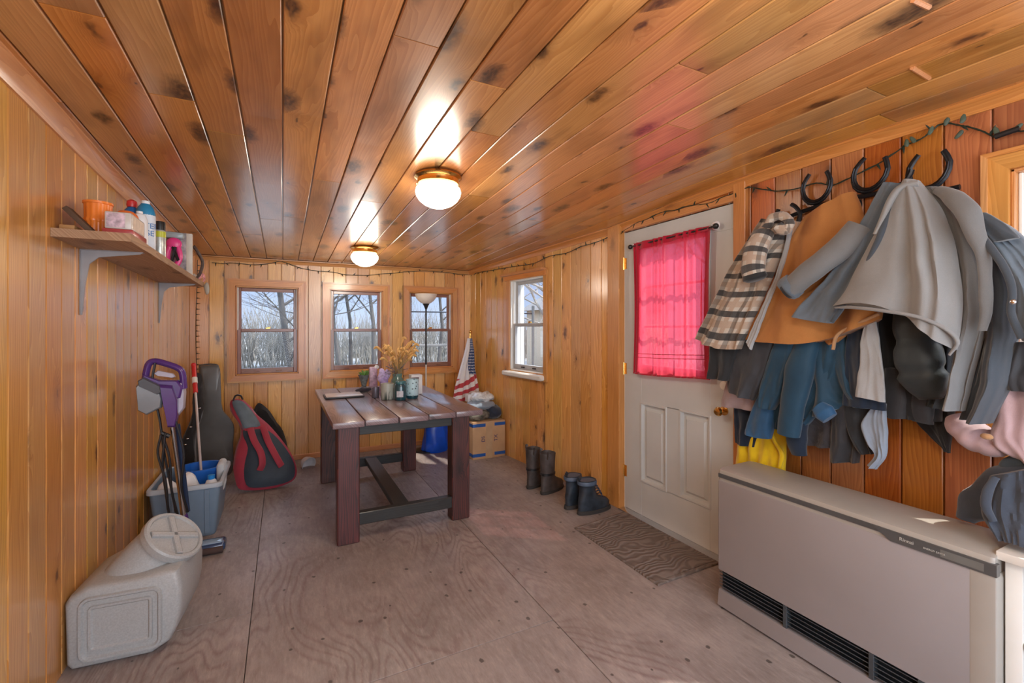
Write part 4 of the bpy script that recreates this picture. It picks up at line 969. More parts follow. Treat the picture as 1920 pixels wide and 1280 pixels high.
obj('handle', G_tube(smooth_path([(1.42, 4.66, .33), (1.41, 4.65, .37), (1.45, 4.64, .365), (1.50, 4.655, .33)], 5), .009, 8, .4), M['bluebag'], t)
tag(obj('white_wrapping', wob(G_ell((1.475, 4.73, .31), (.075, .045, .055)), .028, 16, 6), M['wplast']), 'crumpled white wrapping poking out of the blue bag', 'wrapping')

# ------------------------------------------------------------------ cardboard box with clothes on top
t = thing('cardboard_box', 'brown cardboard box with blue tape bands and handwriting by the right wall', 'box', (1.89, 4.42, 0))
bx0, bx1, by0, by1, bh = 1.70, 2.06, 4.232, 4.62, .375
obj('carton', G_box(bx0, bx1, by0, by1, 0, bh, .004), plain('cardboard', (.52, .32, .17), .75, var=.08, nscale=9), t)
tp = cam_m((.02, .10, .36), rough=.35)
for z in (.025, bh - .05):
    obj('blue_tape', [G_box(bx0 - .001, bx0 + .14, by0 - .001, by0 + .01, z, z + .032, 0), G_box(bx1 - .12, bx1 + .001, by0 - .001, by0 + .01, z, z + .032, 0), G_box(bx0 - .001, bx0 + .01, by0, by1, z, z + .032, 0)], tp, t)
obj('tan_tape', G_box(bx0 + .145, bx0 + .215, by0 - .0015, by0 + .01, 0, bh, 0), cam_m((.50, .34, .20), rough=.3), t)
Mt = frame_M((bx0 + .125, by0 - .002, .20), (0, 0, -1), (1, 0, 0)); Mt2 = frame_M((bx0 + .25, by0 - .002, .20), (0, 0, -1), (1, 0, 0))
obj('handwriting', [text_geo('DS', .05, frame_M((bx0 + .115, by0 - .002, .20), (0, 0, 1), (-1, 0, 0))), text_geo('TX', .055, frame_M((bx0 + .255, by0 - .002, .20), (0, 0, 1), (-1, 0, 0)))], cam_m((.05, .04, .14)), t)
def heap(name, label, cat, c, r, m, amp=.02, sc_=14, seed=0, flatz=None):
    g = wob(G_ell(c, r, 36, 20), amp, sc_, seed)
    zmin = c[2] - r[2] * .8 if flatz is None else flatz
    g = ([Vector((v.x, v.y, max(v.z, zmin))) for v in g[0]], g[1]); return tag(obj(name, g, m), label, cat)
heap('camouflage_jacket', 'crumpled grey camouflage jacket heaped on the cardboard box', 'jacket', (1.80, 4.36, .43), (.13, .12, .065), plain('camouflage_cloth', (.17, .16, .13), .9, var=.85, nscale=22), .02, 18, 1, bh + .001)
heap('navy_pants', 'dark navy folded clothes on the right side of the cardboard box', 'clothes', (1.985, 4.38, .44), (.085, .13, .075), cloth('navy_cotton', (.03, .04, .065)), .018, 16, 2, bh + .001)
heap('grey_sweater', 'bluish grey sweater laid over the camouflage jacket', 'sweater', (1.87, 4.44, .515), (.16, .15, .045), cloth('blue_grey_knit', (.24, .30, .37)), .02, 14, 4, .475)
heap('white_plastic_bag', 'crumpled white plastic bag on top of the clothes heap', 'bag', (1.90, 4.48, .585), (.135, .12, .055), plain('white_film', (.68, .72, .74), .25, var=.3, nscale=30), .03, 17, 9, .53)
tag(obj('white_tub', wob(G_box(1.755, 1.84, 4.50, 4.60, .535, .615, .01, 2), .002, 10), cam_m((.7, .7, .7))), 'small white tub at the left end of the clothes heap', 'tub')

# ------------------------------------------------------------------ boots
def boot(name, label, loc, rot, prof, shaft, m, msole, group=None, extras=None):
    """prof: rings (z, toe_x, heel_x, half width); shaft rings likewise; toe along +x"""
    t = thing(name, label, 'boot', loc, group)
    Mx = Matrix.Translation(loc) @ Matrix.Rotation(rot, 4, 'Z')
    def ring(z, xt, xh, hw, pw=1.0):
        out = []
        for k in range(28):
            a = 2 * PI * k / 28; cx_ = (xt + xh) / 2; rx = (xt - xh) / 2
            xx = cx_ + rx * math.cos(a); taper = 1 - .18 * pw * max(0, math.cos(a + PI)) ** 2
            out.append(Mx @ Vector((xx, hw * taper * (abs(math.sin(a)) ** .8) * (1 if math.sin(a) >= 0 else -1), z)))
        return out
    obj('upper', wob(G_loft([ring(*p) for p in shaft]), .004, 22, loc[0] * 3), m, t, smooth=60)
    obj('sole', G_loft([ring(*p) for p in prof]), msole, t)
    if extras: extras(t, Mx)
    return t
M['bootleather'] = plain('worn_brown_black_leather', (.055, .045, .042), .55, var=.4, nscale=18, bump=.25, bscale=60)
M['sole'] = plain('dark_rubber_sole', (.035, .032, .03), .8)
M['bootblue'] = plain('black_blue_boot_leather', (.022, .032, .045), .4, var=.5, nscale=16, bump=.4, bscale=50)
sole_t = [(0, .20, -.075, .046), (.012, .205, -.08, .05), (.022, .202, -.078, .049), (.026, .19, -.07, .04)]
tall = [(.022, .195, -.072, .045), (.05, .198, -.072, .046), (.08, .17, -.070, .044), (.105, .11, -.066, .044), (.13, .075, -.063, .047), (.17, .062, -.062, .052), (.25, .066, -.066, .058), (.32, .068, -.068, .061), (.325, .066, -.066, .058), (.30, .055, -.055, .048), (.26, .03, -.03, .03)]
def tallx(t, Mx):
    obj('ankle_strap', [G_loft([[Mx @ Vector((.005 + .070 * k * math.cos(a), .054 * k * math.sin(a), z)) for a in [2 * PI * j / 24 for j in range(24)]] for z, k in ((.148, .98), (.15, 1.03), (.166, 1.03), (.168, .98))])], M['black'], t)
    for s_ in (-1, 1): obj('pull_tab', G_tube(smooth_path([Mx @ Vector((s_ * .02 - .04, .052 * s_, .29)), Mx @ Vector((s_ * .02 - .04, .058 * s_, .345)), Mx @ Vector((s_ * .02 - .03, .045 * s_, .335))], 4), .005, 6, 2), M['bootleather'], t)
boot('tall_boot', 'tall black brown pull-on boot, the one further left by the wall', (1.865, 3.30, 0), .45, sole_t, tall, M['bootleather'], M['sole'], 'tall pull-on boots', tallx)
boot('tall_boot', 'tall brown pull-on boot, the nearer of the tall pair', (1.905, 3.135, 0), .35, sole_t, tall, M['bootleather'], M['sole'], 'tall pull-on boots', tallx)
ank = [(.024, .195, -.078, .047), (.06, .198, -.078, .05), (.09, .165, -.078, .048), (.12, .085, -.072, .046), (.15, .065, -.065, .046), (.20, .058, -.062, .05), (.225, .062, -.07, .054), (.24, .068, -.074, .056), (.238, .058, -.062, .048), (.20, .04, -.045, .035), (.16, .02, -.02, .02)]
sole_a = [(0, .205, -.082, .049), (.004, .212, -.088, .054), (.026, .208, -.086, .053), (.03, .19, -.07, .04)]
def ankx(t, Mx):
    lac = []
    for k in range(6):
        z = .105 + .02 * k; x_ = .125 - .013 * k if k < 4 else .07
        lac.append(G_tube(smooth_path([Mx @ Vector((x_ - .012, -.03, z)), Mx @ Vector((x_ + .004, 0, z + .016)), Mx @ Vector((x_ - .012, .03, z))], 4), .004, 6))
    obj('laces', lac, plain('navy_lace', (.03, .05, .09), .8), t)
    obj('collar_padding', G_loft([[Mx @ Vector((-.003 + .072 * k * math.cos(a), .057 * k * math.sin(a), z)) for a in [2 * PI * j / 24 for j in range(24)]] for z, k in ((.205, .95), (.21, 1.05), (.228, 1.06), (.235, 1.0))]), plain('steel_blue_cuff', (.07, .10, .15), .5), t)
    obj('heel_tab', G_tube(smooth_path([Mx @ Vector((-.066, 0, .22)), Mx @ Vector((-.078, 0, .265)), Mx @ Vector((-.06, 0, .255))], 4), .006, 6, 2.2), M['bootblue'], t)
boot('ankle_boot', 'blue black laced ankle boot, the rear one next to the doormat', (1.925, 2.80, 0), .25, sole_a, ank, M['bootblue'], M['sole'], 'laced ankle boots', ankx)
boot('ankle_boot', 'blue black laced ankle boot, the front one next to the doormat', (1.955, 2.665, 0), .05, sole_a, ank, M['bootblue'], M['sole'], 'laced ankle boots', ankx)

# ------------------------------------------------------------------ doormat
def mat_mat():
    n = NT('brown_rubber_backed_mat'); v = n.obj(); s_ = n.n('SeparateXYZ'); n.t.links.new(v, s_.inputs[0])
    w_ = n.n('TexWave', wave_type='RINGS', Vector=n.comb(n.math('ADD', s_.outputs[0], n.math('MULTIPLY', n.noise(v, 5, 2), .3)), n.math('ADD', s_.outputs[1], n.math('MULTIPLY', n.noise(v, 4, 2), .35))), Scale=9.0, Distortion=4.0, Detail=2.0)
    h_ = w_.outputs[1]
    n.set(n.b.inputs['Base Color'], n.mix(n.mr(h_, .2, .8), (.15, .115, .095), (.215, .17, .145))); n.b.inputs['Roughness'].default_value = .95
    n.bump(n.math('ADD', h_, n.math('MULTIPLY', n.noise(v, 300, 2), .4)), .8, .006); return n.m
t = thing('doormat', 'brown textured doormat with scroll pattern lying before the white door', 'doormat', (1.97, 2.13, 0))
mc = [(1.722, 1.742), (2.20, 1.75), (2.195, 2.545), (1.722, 2.49)]
def mring(k, z): c_ = Vector((1.96, 2.13)); return [Vector((c_.x + (Vector(q) - c_).x * k, c_.y + (Vector(q) - c_).y * k, z)) for q in mc]
mm = mat_mat()
obj('mat_border', G_loft([mring(1.0, 0.0005), mring(1.0, .007), mring(.99, .011), mring(.95, .011), mring(.94, .007), mring(.90, .007)]), mm, t)
obj('mat_field', G_loft([mring(.93, .005), mring(.93, .0095), mring(.5, .0105)]), mm, t)

# ------------------------------------------------------------------ curtain on the door
def curtain_mat():
    n = NT('sheer_red_curtain'); t_ = n.t; _, u, v = n.uv()
    n.b.inputs['Roughness'].default_value = .85
    w1 = n.noise(n.comb(n.math('MULTIPLY', u, 320.0), n.math('MULTIPLY', v, 60.0)), 1.0, 2); w2 = n.noise(n.comb(n.math('MULTIPLY', u, 60.0), n.math('MULTIPLY', v, 320.0)), 1.0, 2)
    wv = n.math('MULTIPLY', n.math('ADD', w1, w2), .5)
    col_ = n.mix(n.mr(wv, .4, .6), (.50, .006, .03), (.80, .03, .08))
    n.set(n.b.inputs['Base Color'], col_)
    tr = n.n('BsdfTranslucent'); n.set(tr.inputs[0], n.mix(0.0, (1, .11, .17), (1, 1, 1)))
    tp_ = n.n('BsdfTransparent'); n.set(tp_.inputs[0], (1, .42, .46))
    m1 = n.n('MixShader'); m1.inputs[0].default_value = .62; t_.links.new(n.b.outputs[0], m1.inputs[1]); t_.links.new(tr.outputs[0], m1.inputs[2])
    m2 = n.n('MixShader'); n.set(m2.inputs[0], n.mr(wv, .42, .60, .08, .24)); t_.links.new(m1.outputs[0], m2.inputs[1]); t_.links.new(tp_.outputs[0], m2.inputs[2])
    t_.links.new(m2.outputs[0], n.o.inputs[0]); return n.m
M['redhem'] = cloth('red_curtain_hem', (.42, .008, .03))
t = thing('red_curtain', 'sheer red curtain gathered on a rod over the door window', 'curtain', (2.21, 2.14, 1.9))
def crt(yfun, z_a, z_b, n=150, mz=24, th=0.0):
    vs, fs, uv = [], [], []
    for i in range(mz + 1):
        s_ = i / mz
        for j in range(n + 1):
            q = j / n; y_ = 2.475 - .65 * q; y_ += .012 * math.sin(s_ * PI) * (1 if q > .9 else -1 if q < .1 else 0)
            z = z_a + (z_b - z_a) * s_ - .012 * s_ * math.sin(q * 3.0 + 1.2)
            pl = .008 * math.sin(q * 62 + 2.2 * math.sin(q * 17)) * (1 - .45 * s_) + .006 * math.sin(q * 23 + s_ * 1.5) * (.4 + .6 * s_)
            x_ = 2.216 + pl - .006 * s_; vs.append(Vector((x_, y_, z))); uv.append((q * .65, z))
    for i in range(mz):
        for j in range(n): fs.append([i * (n + 1) + j, i * (n + 1) + j + 1, (i + 1) * (n + 1) + j + 1, (i + 1) * (n + 1) + j])
    return (vs, fs, [[uv[k] for k in f] for f in fs])
obj('curtain_panel', crt(None, 1.915, 1.02), curtain_mat(), t, smooth=80)
obj('rod_pocket', crt(None, 1.925, 1.885, 150, 3), M['redhem'], t, smooth=80)
g = crt(None, 1.915, 1.02)
def crt_at(q, z):
    s_ = (1.915 - z) / .895; pl = .008 * math.sin(q * 62 + 2.2 * math.sin(q * 17)) * (1 - .45 * s_) + .006 * math.sin(q * 23 + s_ * 1.5) * (.4 + .6 * s_)
    return Vector((2.216 + pl - .006 * s_ - .0015, 2.475 - .65 * q + .012 * math.sin(s_ * PI) * (1 if q > .9 else -1 if q < .1 else 0), z - .012 * s_ * math.sin(q * 3.0 + 1.2)))
for z in (1.022, 1.135, 1.16):
    obj('hem_line', G_tube([crt_at(k / 120, z) for k in range(121)], .0022 if z > 1.05 else .006, 5), M['redhem'], t)
for qa_, qb_ in ((0, .07), (.945, 1.0)):
    obj('side_hem', G_loft([[crt_at(qa_ + (qb_ - qa_) * k / 6, 1.915 - .89 * i / 30) for k in range(7)] for i in range(31)], False, False), M['redhem'], t, smooth=80)
rod = thing('curtain_rod', 'thin curtain rod with black ball ends on clear suction hooks', 'curtain rod', (2.216, 2.15, 1.91))
obj('rod', G_tube([(2.216, 1.79, 1.912), (2.216, 2.51, 1.905)], .005, 10), M['black'], rod)
for y_, z in ((1.792, 1.912), (2.508, 1.905)):
    obj('finial', G_ell((2.216, y_, z), (.017, .017, .017)), M['black'], rod)
    obj('suction_hook', [G_lathe([(.001, 0), (.028, 0), (.022, -.010), (.006, -.016), (.006, -.034), (.001, -.042)], (DXF, y_ + (.03 if y_ < 2 else -.03), z + .012), 20, 'X')], M['glassy'] if 'glassy' in M else cam_m((.8, .78, .82), rough=.1), rod)


# ------------------------------------------------------------------ wall heater
M['heater'] = plain('warm_grey_enamel', (.27, .245, .245), .35, var=.03, nscale=5, coat=.1); M['heatertop'] = plain('beige_enamel_lit_end', (.36, .33, .29), .4, var=.05, nscale=6)
M['hband'] = plain('dark_grey_band', (.075, .075, .075), .3); M['grille'] = plain('dark_grille', (.02, .024, .028), .45)
hx, hy0, hy1 = 1.86, .548, 1.492
t = thing('wall_heater', 'long grey direct vent wall heater below the hanging coats', 'heater', (2.0, 1.02, 0))
def hprism(poly, y0_, y1_, bev=.0):
    c0 = (sum(p[0] for p in poly) / len(poly), sum(p[1] for p in poly) / len(poly))
    def rg(k, y): return [Vector((c0[0] + (p[0] - c0[0]) * k, y, c0[1] + (p[1] - c0[1]) * k)) for p in poly]
    if not bev: return G_loft([rg(1, y0_), rg(1, y1_)])
    return G_loft([rg(.96, y0_), rg(.99, y0_ + bev * .4), rg(1, y0_ + bev), rg(1, y1_ - bev), rg(.99, y1_ - bev * .4), rg(.96, y1_)])
obj('body', hprism([(hx, .178), (hx, .598), (hx + .003, .603), (2.125, .603), (2.125, .02), (hx + .04, .02), (hx + .04, .178)], hy0, hy1, .006), M['heater'], t)
obj('end_panel', hprism([(hx - .001, .178), (hx - .001, .60), (2.12, .60), (2.12, .03), (hx + .04, .03), (hx + .04, .178)], hy0 - .006, hy0 + .055, .006), M['heatertop'], t)  # side light painted into the end panel by its paler colour
obj('top_panel', hprism([(hx + .002, .640), (hx + .006, .652), (hx + .03, .660), (2.09, .662), (2.12, .655), (2.128, .640), (2.128, .60), (hx + .004, .60)], hy0, hy1, .012), M['heatertop'], t)
obj('dark_band', G_box(hx - .001, hx + .02, .80, hy1 - .002, .617, .636, .001, 1), M['hband'], t)
obj('control_panel', G_prism([(hy0 - .007, .636), (.86, .636), (.80, .600), (hy0 - .007, .600)], 'X', hx - .004, hx + .02), M['hband'], t)
obj('panel_recess', G_box(hx - .0045, hx - .003, hy0 + .02, hy0 + .12, .606, .629, 0), cam_m((.14, .14, .13)), t)
Mh = frame_M((hx - .0055, .755, .619), (0, -1, 0), (0, 0, 1))
obj('lettering', [text_geo('Rinnai', .016, Mh), text_geo('ENERGY SAVER', .008, Mh @ Matrix.Translation((.072, -.003, 0)))], cam_m((.45, .44, .40)), t)
obj('base_plinth', hprism([(hx - .008, .012), (hx + .002, .082), (hx + .04, .082), (2.12, .082), (2.12, .012)], hy0, hy1, .006), M['heater'], t)
obj('grille_back', G_box(hx + .03, hx + .045, hy0 + .002, hy1 - .002, .08, .18, 0), M['grille'], t)
for k in range(6):
    z = .094 + .0165 * k; obj('grille_slat', xf(G_box(-.013, .013, hy0 + .004, hy1 - .004, -.0016, .0016, .0006, 1), Matrix.Translation((hx + .016, 0, z)) @ Matrix.Rotation(.5, 4, 'Y')), plain('slat_grey', (.05, .058, .065), .4) if k == 0 else bpy.data.materials['slat_grey'], t)
for y_ in (1.17, .86, .72): obj('grille_divider', G_box(hx + .002, hx + .03, y_ - .008, y_ + .008, .083, .178, .001, 1), bpy.data.materials['slat_grey'], t)
obj('foot', G_box(hx + .03, hx + .08, hy0 + .05, hy0 + .10, 0, .022, .003), M['black'], t); obj('foot', G_box(hx + .03, hx + .08, hy1 - .10, hy1 - .05, 0, .022, .003), M['black'], t)
obj('foot', G_box(2.03, 2.10, hy0 + .05, hy0 + .10, 0, .022, .003), M['black'], t); obj('foot', G_box(2.03, 2.10, hy1 - .10, hy1 - .05, 0, .022, .003), M['black'], t)

# ------------------------------------------------------------------ horseshoe coat rack
def WP(a, b, off=.03): return at_x(a, b, 2.25 - off)
t = thing('horseshoe_coat_rack', 'black iron coat rack welded from horseshoes on the upper right wall', 'coat rack', (2.24, 1.1, 1.87))
def shoe(c, tilt, r=.062, off=.03):
    pts = []; rad = []
    for k in range(15):
        a = math.radians(-140 + 280 * k / 14); yy = math.sin(a) * r * (1.0 if abs(a) < 1.9 else .93); zz = -math.cos(a) * r * 1.25 + .012
        y2 = yy * math.cos(tilt) - zz * math.sin(tilt); z2 = yy * math.sin(tilt) + zz * math.cos(tilt)
        pts.append(Vector((c.x, c.y - y2, c.z + z2))); rad.append(.0135 - .004 * abs(k - 7) / 7)
    g = G_tube(pts, rad, 10, .55, up=(0, 1, 0)); gr = G_tube([p + Vector((-.008, 0, 0)) for p in pts[2:13]], .004, 6)
    return [g, gr]
sh_c = [(1466, 392, .1), (1530, 353, .12), (1630, 328, .28), (1740, 322, .12)]
cs = [WP(a, b) for a, b, _ in sh_c]
for (a, b, tl), c_ in zip(sh_c, cs):
    if a == 1466: continue
    obj('horseshoe', shoe(c_, -tl), M['iron'], t, smooth=60)
obj('rack_bar', [G_tube(smooth_path([WP(1440, 425), WP(1490, 402), WP(1530, 388), WP(1585, 372), WP(1630, 366), WP(1690, 350), WP(1740, 362), WP(1800, 350)], 5), .010, 8)], M['iron'], t)
for pth in ([(1497, 415), (1500, 400), (1492, 388), (1484, 383)], [(1462, 425), (1458, 412), (1457, 400), (1460, 392)], [(1592, 375), (1605, 400), (1612, 385), (1610, 376)], [(1662, 352), (1690, 345), (1705, 330), (1710, 318)]):
    obj('hook', G_tube(smooth_path([WP(a, b, .045) for a, b in pth], 5), [.011] * 15 + [.006] if False else .0095, 8), M['iron'], t)

# ------------------------------------------------------------------ coats
def drape(L, R, off, thick, folds=3, amp=.012, seed=0.0, N=44, Mx=72, wr=.006, wsc=9, sag=None, back=.35, uvs=1.0, hemlip=0.0, pleat=None, xw=2.25):
    """cloth hanging between a left and a right edge (measured in the photo), hung `off` metres from the wall, closed front and back"""
    def samp(P, t_):
        m = (len(P) - 1) * t_; i = min(int(m), len(P) - 2); u = m - i
        p0 = P[max(i - 1, 0)]; p1 = P[i]; p2 = P[i + 1]; p3 = P[min(i + 2, len(P) - 1)]
        return tuple(.5 * ((2 * p1[k]) + (p2[k] - p0[k]) * u + (2 * p0[k] - 5 * p1[k] + 4 * p2[k] - p3[k]) * u * u + (3 * p1[k] - p0[k] - 3 * p2[k] + p3[k]) * u ** 3) for k in (0, 1))
    o0, o1 = off if hasattr(off, '__len__') else (off, off); rings = []; uv = []
    for i in range(N + 1):
        s_ = i / N; a = samp(L, s_); b = samp(R, s_); o_ = o0 + (o1 - o0) * s_
        A = at_x(a[0], a[1], xw - o_); B = at_x(b[0], b[1], xw - o_); wd = (A - B).length
        ring = []; uu = []
        for j in range(Mx):
            th = 2 * PI * j / Mx; u_ = .5 - .5 * math.cos(th); sd = math.sin(th); frnt = sd >= 0
            px_ = a[0] + (b[0] - a[0]) * u_; py_ = a[1] + (b[1] - a[1]) * u_
            if sag: py_ += sag(u_) * s_ ** 1.5
            prof_ = abs(sd) ** .55
            grow = (.25 + .75 * s_)
            n1 = noise.noise(Vector((u_ * folds * 1.35 + seed * 3.1, s_ * 1.1 + seed, seed))); n2 = noise.noise(Vector((u_ * folds * 2.2 - s_ * .9 + seed, s_ * 1.6, seed * 2 + 4)))
            fo = amp * 1.5 * grow * (2.9 * n1 + .7 * (.35 - 2 * abs(n2)))
            edge = min(1, min(u_, 1 - u_) * 8)
            h = (thick * prof_ + fo * edge) if frnt else (-back * thick * prof_ + fo * edge * .8)
            if pleat: h += pleat(u_, s_) * edge * (1 if frnt else .6)
            base = at_x(px_, py_, xw - o_); q = base * wsc
            nz = noise.noise_vector(q + Vector((seed * 7, seed * 3, seed))) * wr + noise.noise_vector(q * 2.7 + Vector((seed, 0, 5))) * wr * .45
            ring.append(base + Vector((-h, 0, 0)) + nz * (1.0 if frnt else .6)); uu.append((u_ * wd * uvs, s_ * (samp(L, 1)[1] - samp(L, 0)[1]) * .0026 * uvs))
        rings.append(ring); uv += uu
    # closing caps pulled inward
    g = G_loft(rings); return (g[0], g[1], [[uv[k] for k in f] for f in g[1]])
def sleeve(path, rad, off, flat=.75, n=26, wr=.006, seed=0, quilt=0, xw=2.25):
    o = off if hasattr(off, '__len__') else [off] * len(path)
    P = smooth_path([at_x(a, b, xw - q) for (a, b), q in zip(path, o)], 7); m = len(P); rr_ = []
    for i, p in enumerate(P):
        tt = i / (m - 1) * (len(rad) - 1); k = min(int(tt), len(rad) - 2); r_ = rad[k] + (rad[k + 1] - rad[k]) * (tt - k)
        d_ = p.x * .4514 + p.y * .8923; rr_.append(r_ * d_ / 850 * ((1 - .14 * abs(math.cos(PI * quilt * i / (m - 1))) ** 6) if quilt else 1))
    g = G_tube(P, rr_, n, flat, up=(0, 1, 0)); L_ = [0]
    for i in range(1, m): L_.append(L_[-1] + (P[i] - P[i - 1]).length)
    uv = [[(2 * PI * (j / n) * .05, L_[i]) for j in range(n)] for i in range(m)]; fl = [q for r_ in uv for q in r_]
    g = (g[0], g[1], [[fl[k] for k in f] for f in g[1]]); return wob(g, wr, 14, seed)
C_ = {}
C_['plaid'] = plaid_mat()
C_['duck'] = cloth('brown_duck_canvas', (.40, .17, .05), var=.14, sheen=.1, big=.10)
C_['ducklin'] = cloth('quilted_tan_lining', (.42, .23, .11), big=.3)
C_['grey'] = cloth('light_grey_fleece', (.235, .235, .235), var=.08, sheen=.3, big=.08)
C_['grey2'] = cloth('mid_grey_fleece', (.165, .168, .172), var=.08, sheen=.3)
C_['bluegrey'] = cloth('blue_grey_softshell', (.115, .145, .18), var=.14, sheen=.3)
C_['slate'] = cloth('slate_softshell', (.05, .062, .078), var=.15, sheen=.3)
C_['dark'] = cloth('charcoal_jacket_cloth', (.03, .031, .036), var=.2, rough=.6)
C_['black'] = cloth('black_jacket_cloth', (.014, .015, .017), var=.3, rough=.7)
C_['blackg'] = cloth('black_green_puffer', (.032, .040, .044), var=.25, rough=.45, sheen=.1)
C_['teal'] = cloth('deep_teal_snow_cloth', (.010, .046, .085), var=.22, rough=.6)
C_['tealb'] = cloth('bright_blue_lining', (.02, .085, .19), var=.2, rough=.6)
C_['navy'] = cloth('navy_cloth', (.011, .02, .038), var=.2)
C_['pale'] = cloth('pale_grey_cloth', (.34, .35, .36), var=.1)
C_['paleb'] = cloth('pale_blue_grey_cloth', (.25, .30, .37), var=.1)
C_['pink'] = cloth('pink_puffer_cloth', (.46, .32, .335), var=.12, rough=.6, big=.2)
C_['pinkg'] = cloth('pinkish_grey_lining', (.34, .25, .25), var=.15)
C_['yellow'] = cloth('yellow_rain_cloth', (.78, .52, .01), var=.14, rough=.5)
C_['denim'] = cloth('dark_slate_denim', (.05, .062, .085), var=.3)
C_['brownfur'] = cloth('grey_brown_fur', (.035, .032, .036), var=.5, bump=.9, big=.3)

def jacket(name, label, cat, *parts):
    """parts: (part name, geo, material[, label]); the root sits where it hangs from the rack"""
    cx_ = parts[0][1][0]; zt = max(cx_, key=lambda v: v.z)
    t = thing(name, label, cat, (zt.x, zt.y, zt.z))
    for p in parts: obj(p[0], p[1], p[2], t, smooth=70, label=p[3] if len(p) > 3 else None)
    return t
# innermost layer first
jacket('yellow_rain_jacket', 'bright yellow rain jacket hem showing low behind the dark coats', 'jacket',
       ('body', drape([(1400, 770), (1388, 820), (1380, 870)], [(1470, 770), (1474, 830), (1472, 884)], (.05, .06), .03, 4, .010, 1), C_['yellow']),
       ('waist_tie', sleeve([(1440, 800), (1456, 830), (1466, 850), (1462, 878)], [3, 4, 5, 3], .10), C_['yellow']))
jacket('navy_ski_pants', 'navy trouser leg hanging beside the door knob above the yellow hem', 'trousers',
       ('leg', drape([(1384, 700), (1380, 770), (1381, 828)], [(1425, 700), (1424, 780), (1418, 838)], (.07, .075), .035, 2, .006, 2), C_['navy']))
jacket('black_long_coat', 'black coat hanging behind the quilted jacket with a pointed corner', 'coat',
       ('body', drape([(1640, 575), (1650, 650), (1656, 720), (1662, 778)], [(1750, 560), (1765, 640), (1768, 720), (1765, 790)], (.08, .09), .045, 3, .012, 3), C_['black']),
       ('pointed_hem', drape([(1690, 720), (1715, 785), (1745, 820), (1774, 846)], [(1795, 700), (1793, 750), (1788, 800), (1782, 850)], (.05, .06), .02, 2, .006, 4), C_['black']),
       ('cuff', sleeve([(1680, 690), (1682, 735), (1684, 784)], [17, 18, 16], .12), C_['dark']),
       ('cuff', sleeve([(1728, 700), (1729, 745), (1730, 792)], [16, 18, 15], .12), C_['dark']))
jacket('dark_wool_coat', 'charcoal coat with fuzzy grey hem low between blue and white garments', 'coat',
       ('body', drape([(1500, 700), (1495, 770), (1488, 830)], [(1578, 700), (1582, 770), (1580, 840)], (.08, .10), .04, 3, .010, 5), C_['brownfur']),
       ('sleeve', sleeve([(1500, 780), (1494, 820), (1498, 852)], [16, 19, 14], .15), C_['navy']))
jacket('black_parka', 'black parka with two hanging sleeve ends just above the heater', 'parka',
       ('body', drape([(1560, 720), (1562, 790), (1558, 866)], [(1625, 700), (1622, 780), (1612, 868)], (.11, .12), .035, 2, .012, 6), C_['dark']),
       ('flap', drape([(1585, 760), (1588, 800), (1600, 830), (1612, 850)], [(1640, 760), (1636, 810), (1636, 840), (1638, 850)], (.15, .15), .02, 2, .006, 7), C_['black']))
jacket('pale_blue_scarf', 'pale blue grey scarf end hanging lowest near the heater top', 'scarf',
       ('scarf_end', drape([(1640, 760), (1618, 790), (1626, 830), (1640, 850), (1630, 872)], [(1662, 755), (1662, 790), (1663, 830), (1662, 855), (1645, 880)], (.17, .17), .02, 2, .008, 8), C_['paleb']))
jacket('dark_teal_jacket', 'deep teal snow jacket in the middle of the lower row of coats', 'jacket',
       ('body', drape([(1490, 600), (1478, 680), (1462, 740), (1446, 802)], [(1600, 600), (1598, 660), (1560, 740), (1500, 815)], (.12, .15), .05, 3, .016, 1.2), C_['teal']),
       ('lower_flap', drape([(1522, 640), (1528, 700), (1530, 750), (1524, 782)], [(1592, 630), (1600, 690), (1620, 745), (1660, 772)], (.15, .17), .03, 2, .014, 2.3, sag=lambda u: -14 * math.sin(PI * u)), C_['teal']),
       ('sleeve', sleeve([(1515, 640), (1500, 690), (1488, 750), (1478, 815)], [22, 26, 22, 20], [.17, .19, .2, .2]), C_['teal']),
       ('cuff', sleeve([(1533, 760), (1545, 772), (1556, 784)], [12, 17, 14], .2), C_['tealb']))
jacket('blue_snow_pants', 'teal snow trouser legs with brighter blue hem left of the teal jacket', 'trousers',
       ('leg', drape([(1462, 620), (1440, 690), (1428, 730), (1428, 762)], [(1500, 620), (1488, 690), (1470, 740), (1452, 768)], (.17, .19), .045, 1.5, .008, 3.1), C_['teal']),
       ('lower_leg', drape([(1428, 735), (1412, 770), (1402, 800), (1400, 812)], [(1462, 735), (1456, 780), (1450, 810), (1446, 822)], (.15, .16), .04, 1.5, .006, 4.1), C_['tealb']))
jacket('charcoal_zip_jacket', 'charcoal jacket with pinkish lining hanging in front of the door edge', 'jacket',
       ('body', drape([(1385, 630), (1374, 670), (1368, 700), (1370, 732)], [(1460, 630), (1448, 680), (1432, 715), (1415, 748)], (.17, .19), .045, 2.5, .010, 5.2), C_['dark']),
       ('lining', drape([(1368, 700), (1362, 722), (1355, 744), (1354, 762)], [(1412, 712), (1416, 735), (1416, 752), (1412, 770)], (.14, .14), .02, 2, .006, 6.1), C_['pinkg']))
jacket('black_short_jacket', 'black jacket corner hanging over the bottom of the red curtain', 'jacket',
       ('body', drape([(1335, 622), (1334, 660), (1331, 690), (1330, 708)], [(1392, 640), (1382, 670), (1374, 695), (1366, 713)], (.20, .21), .035, 2, .008, 7.2), C_['black']))
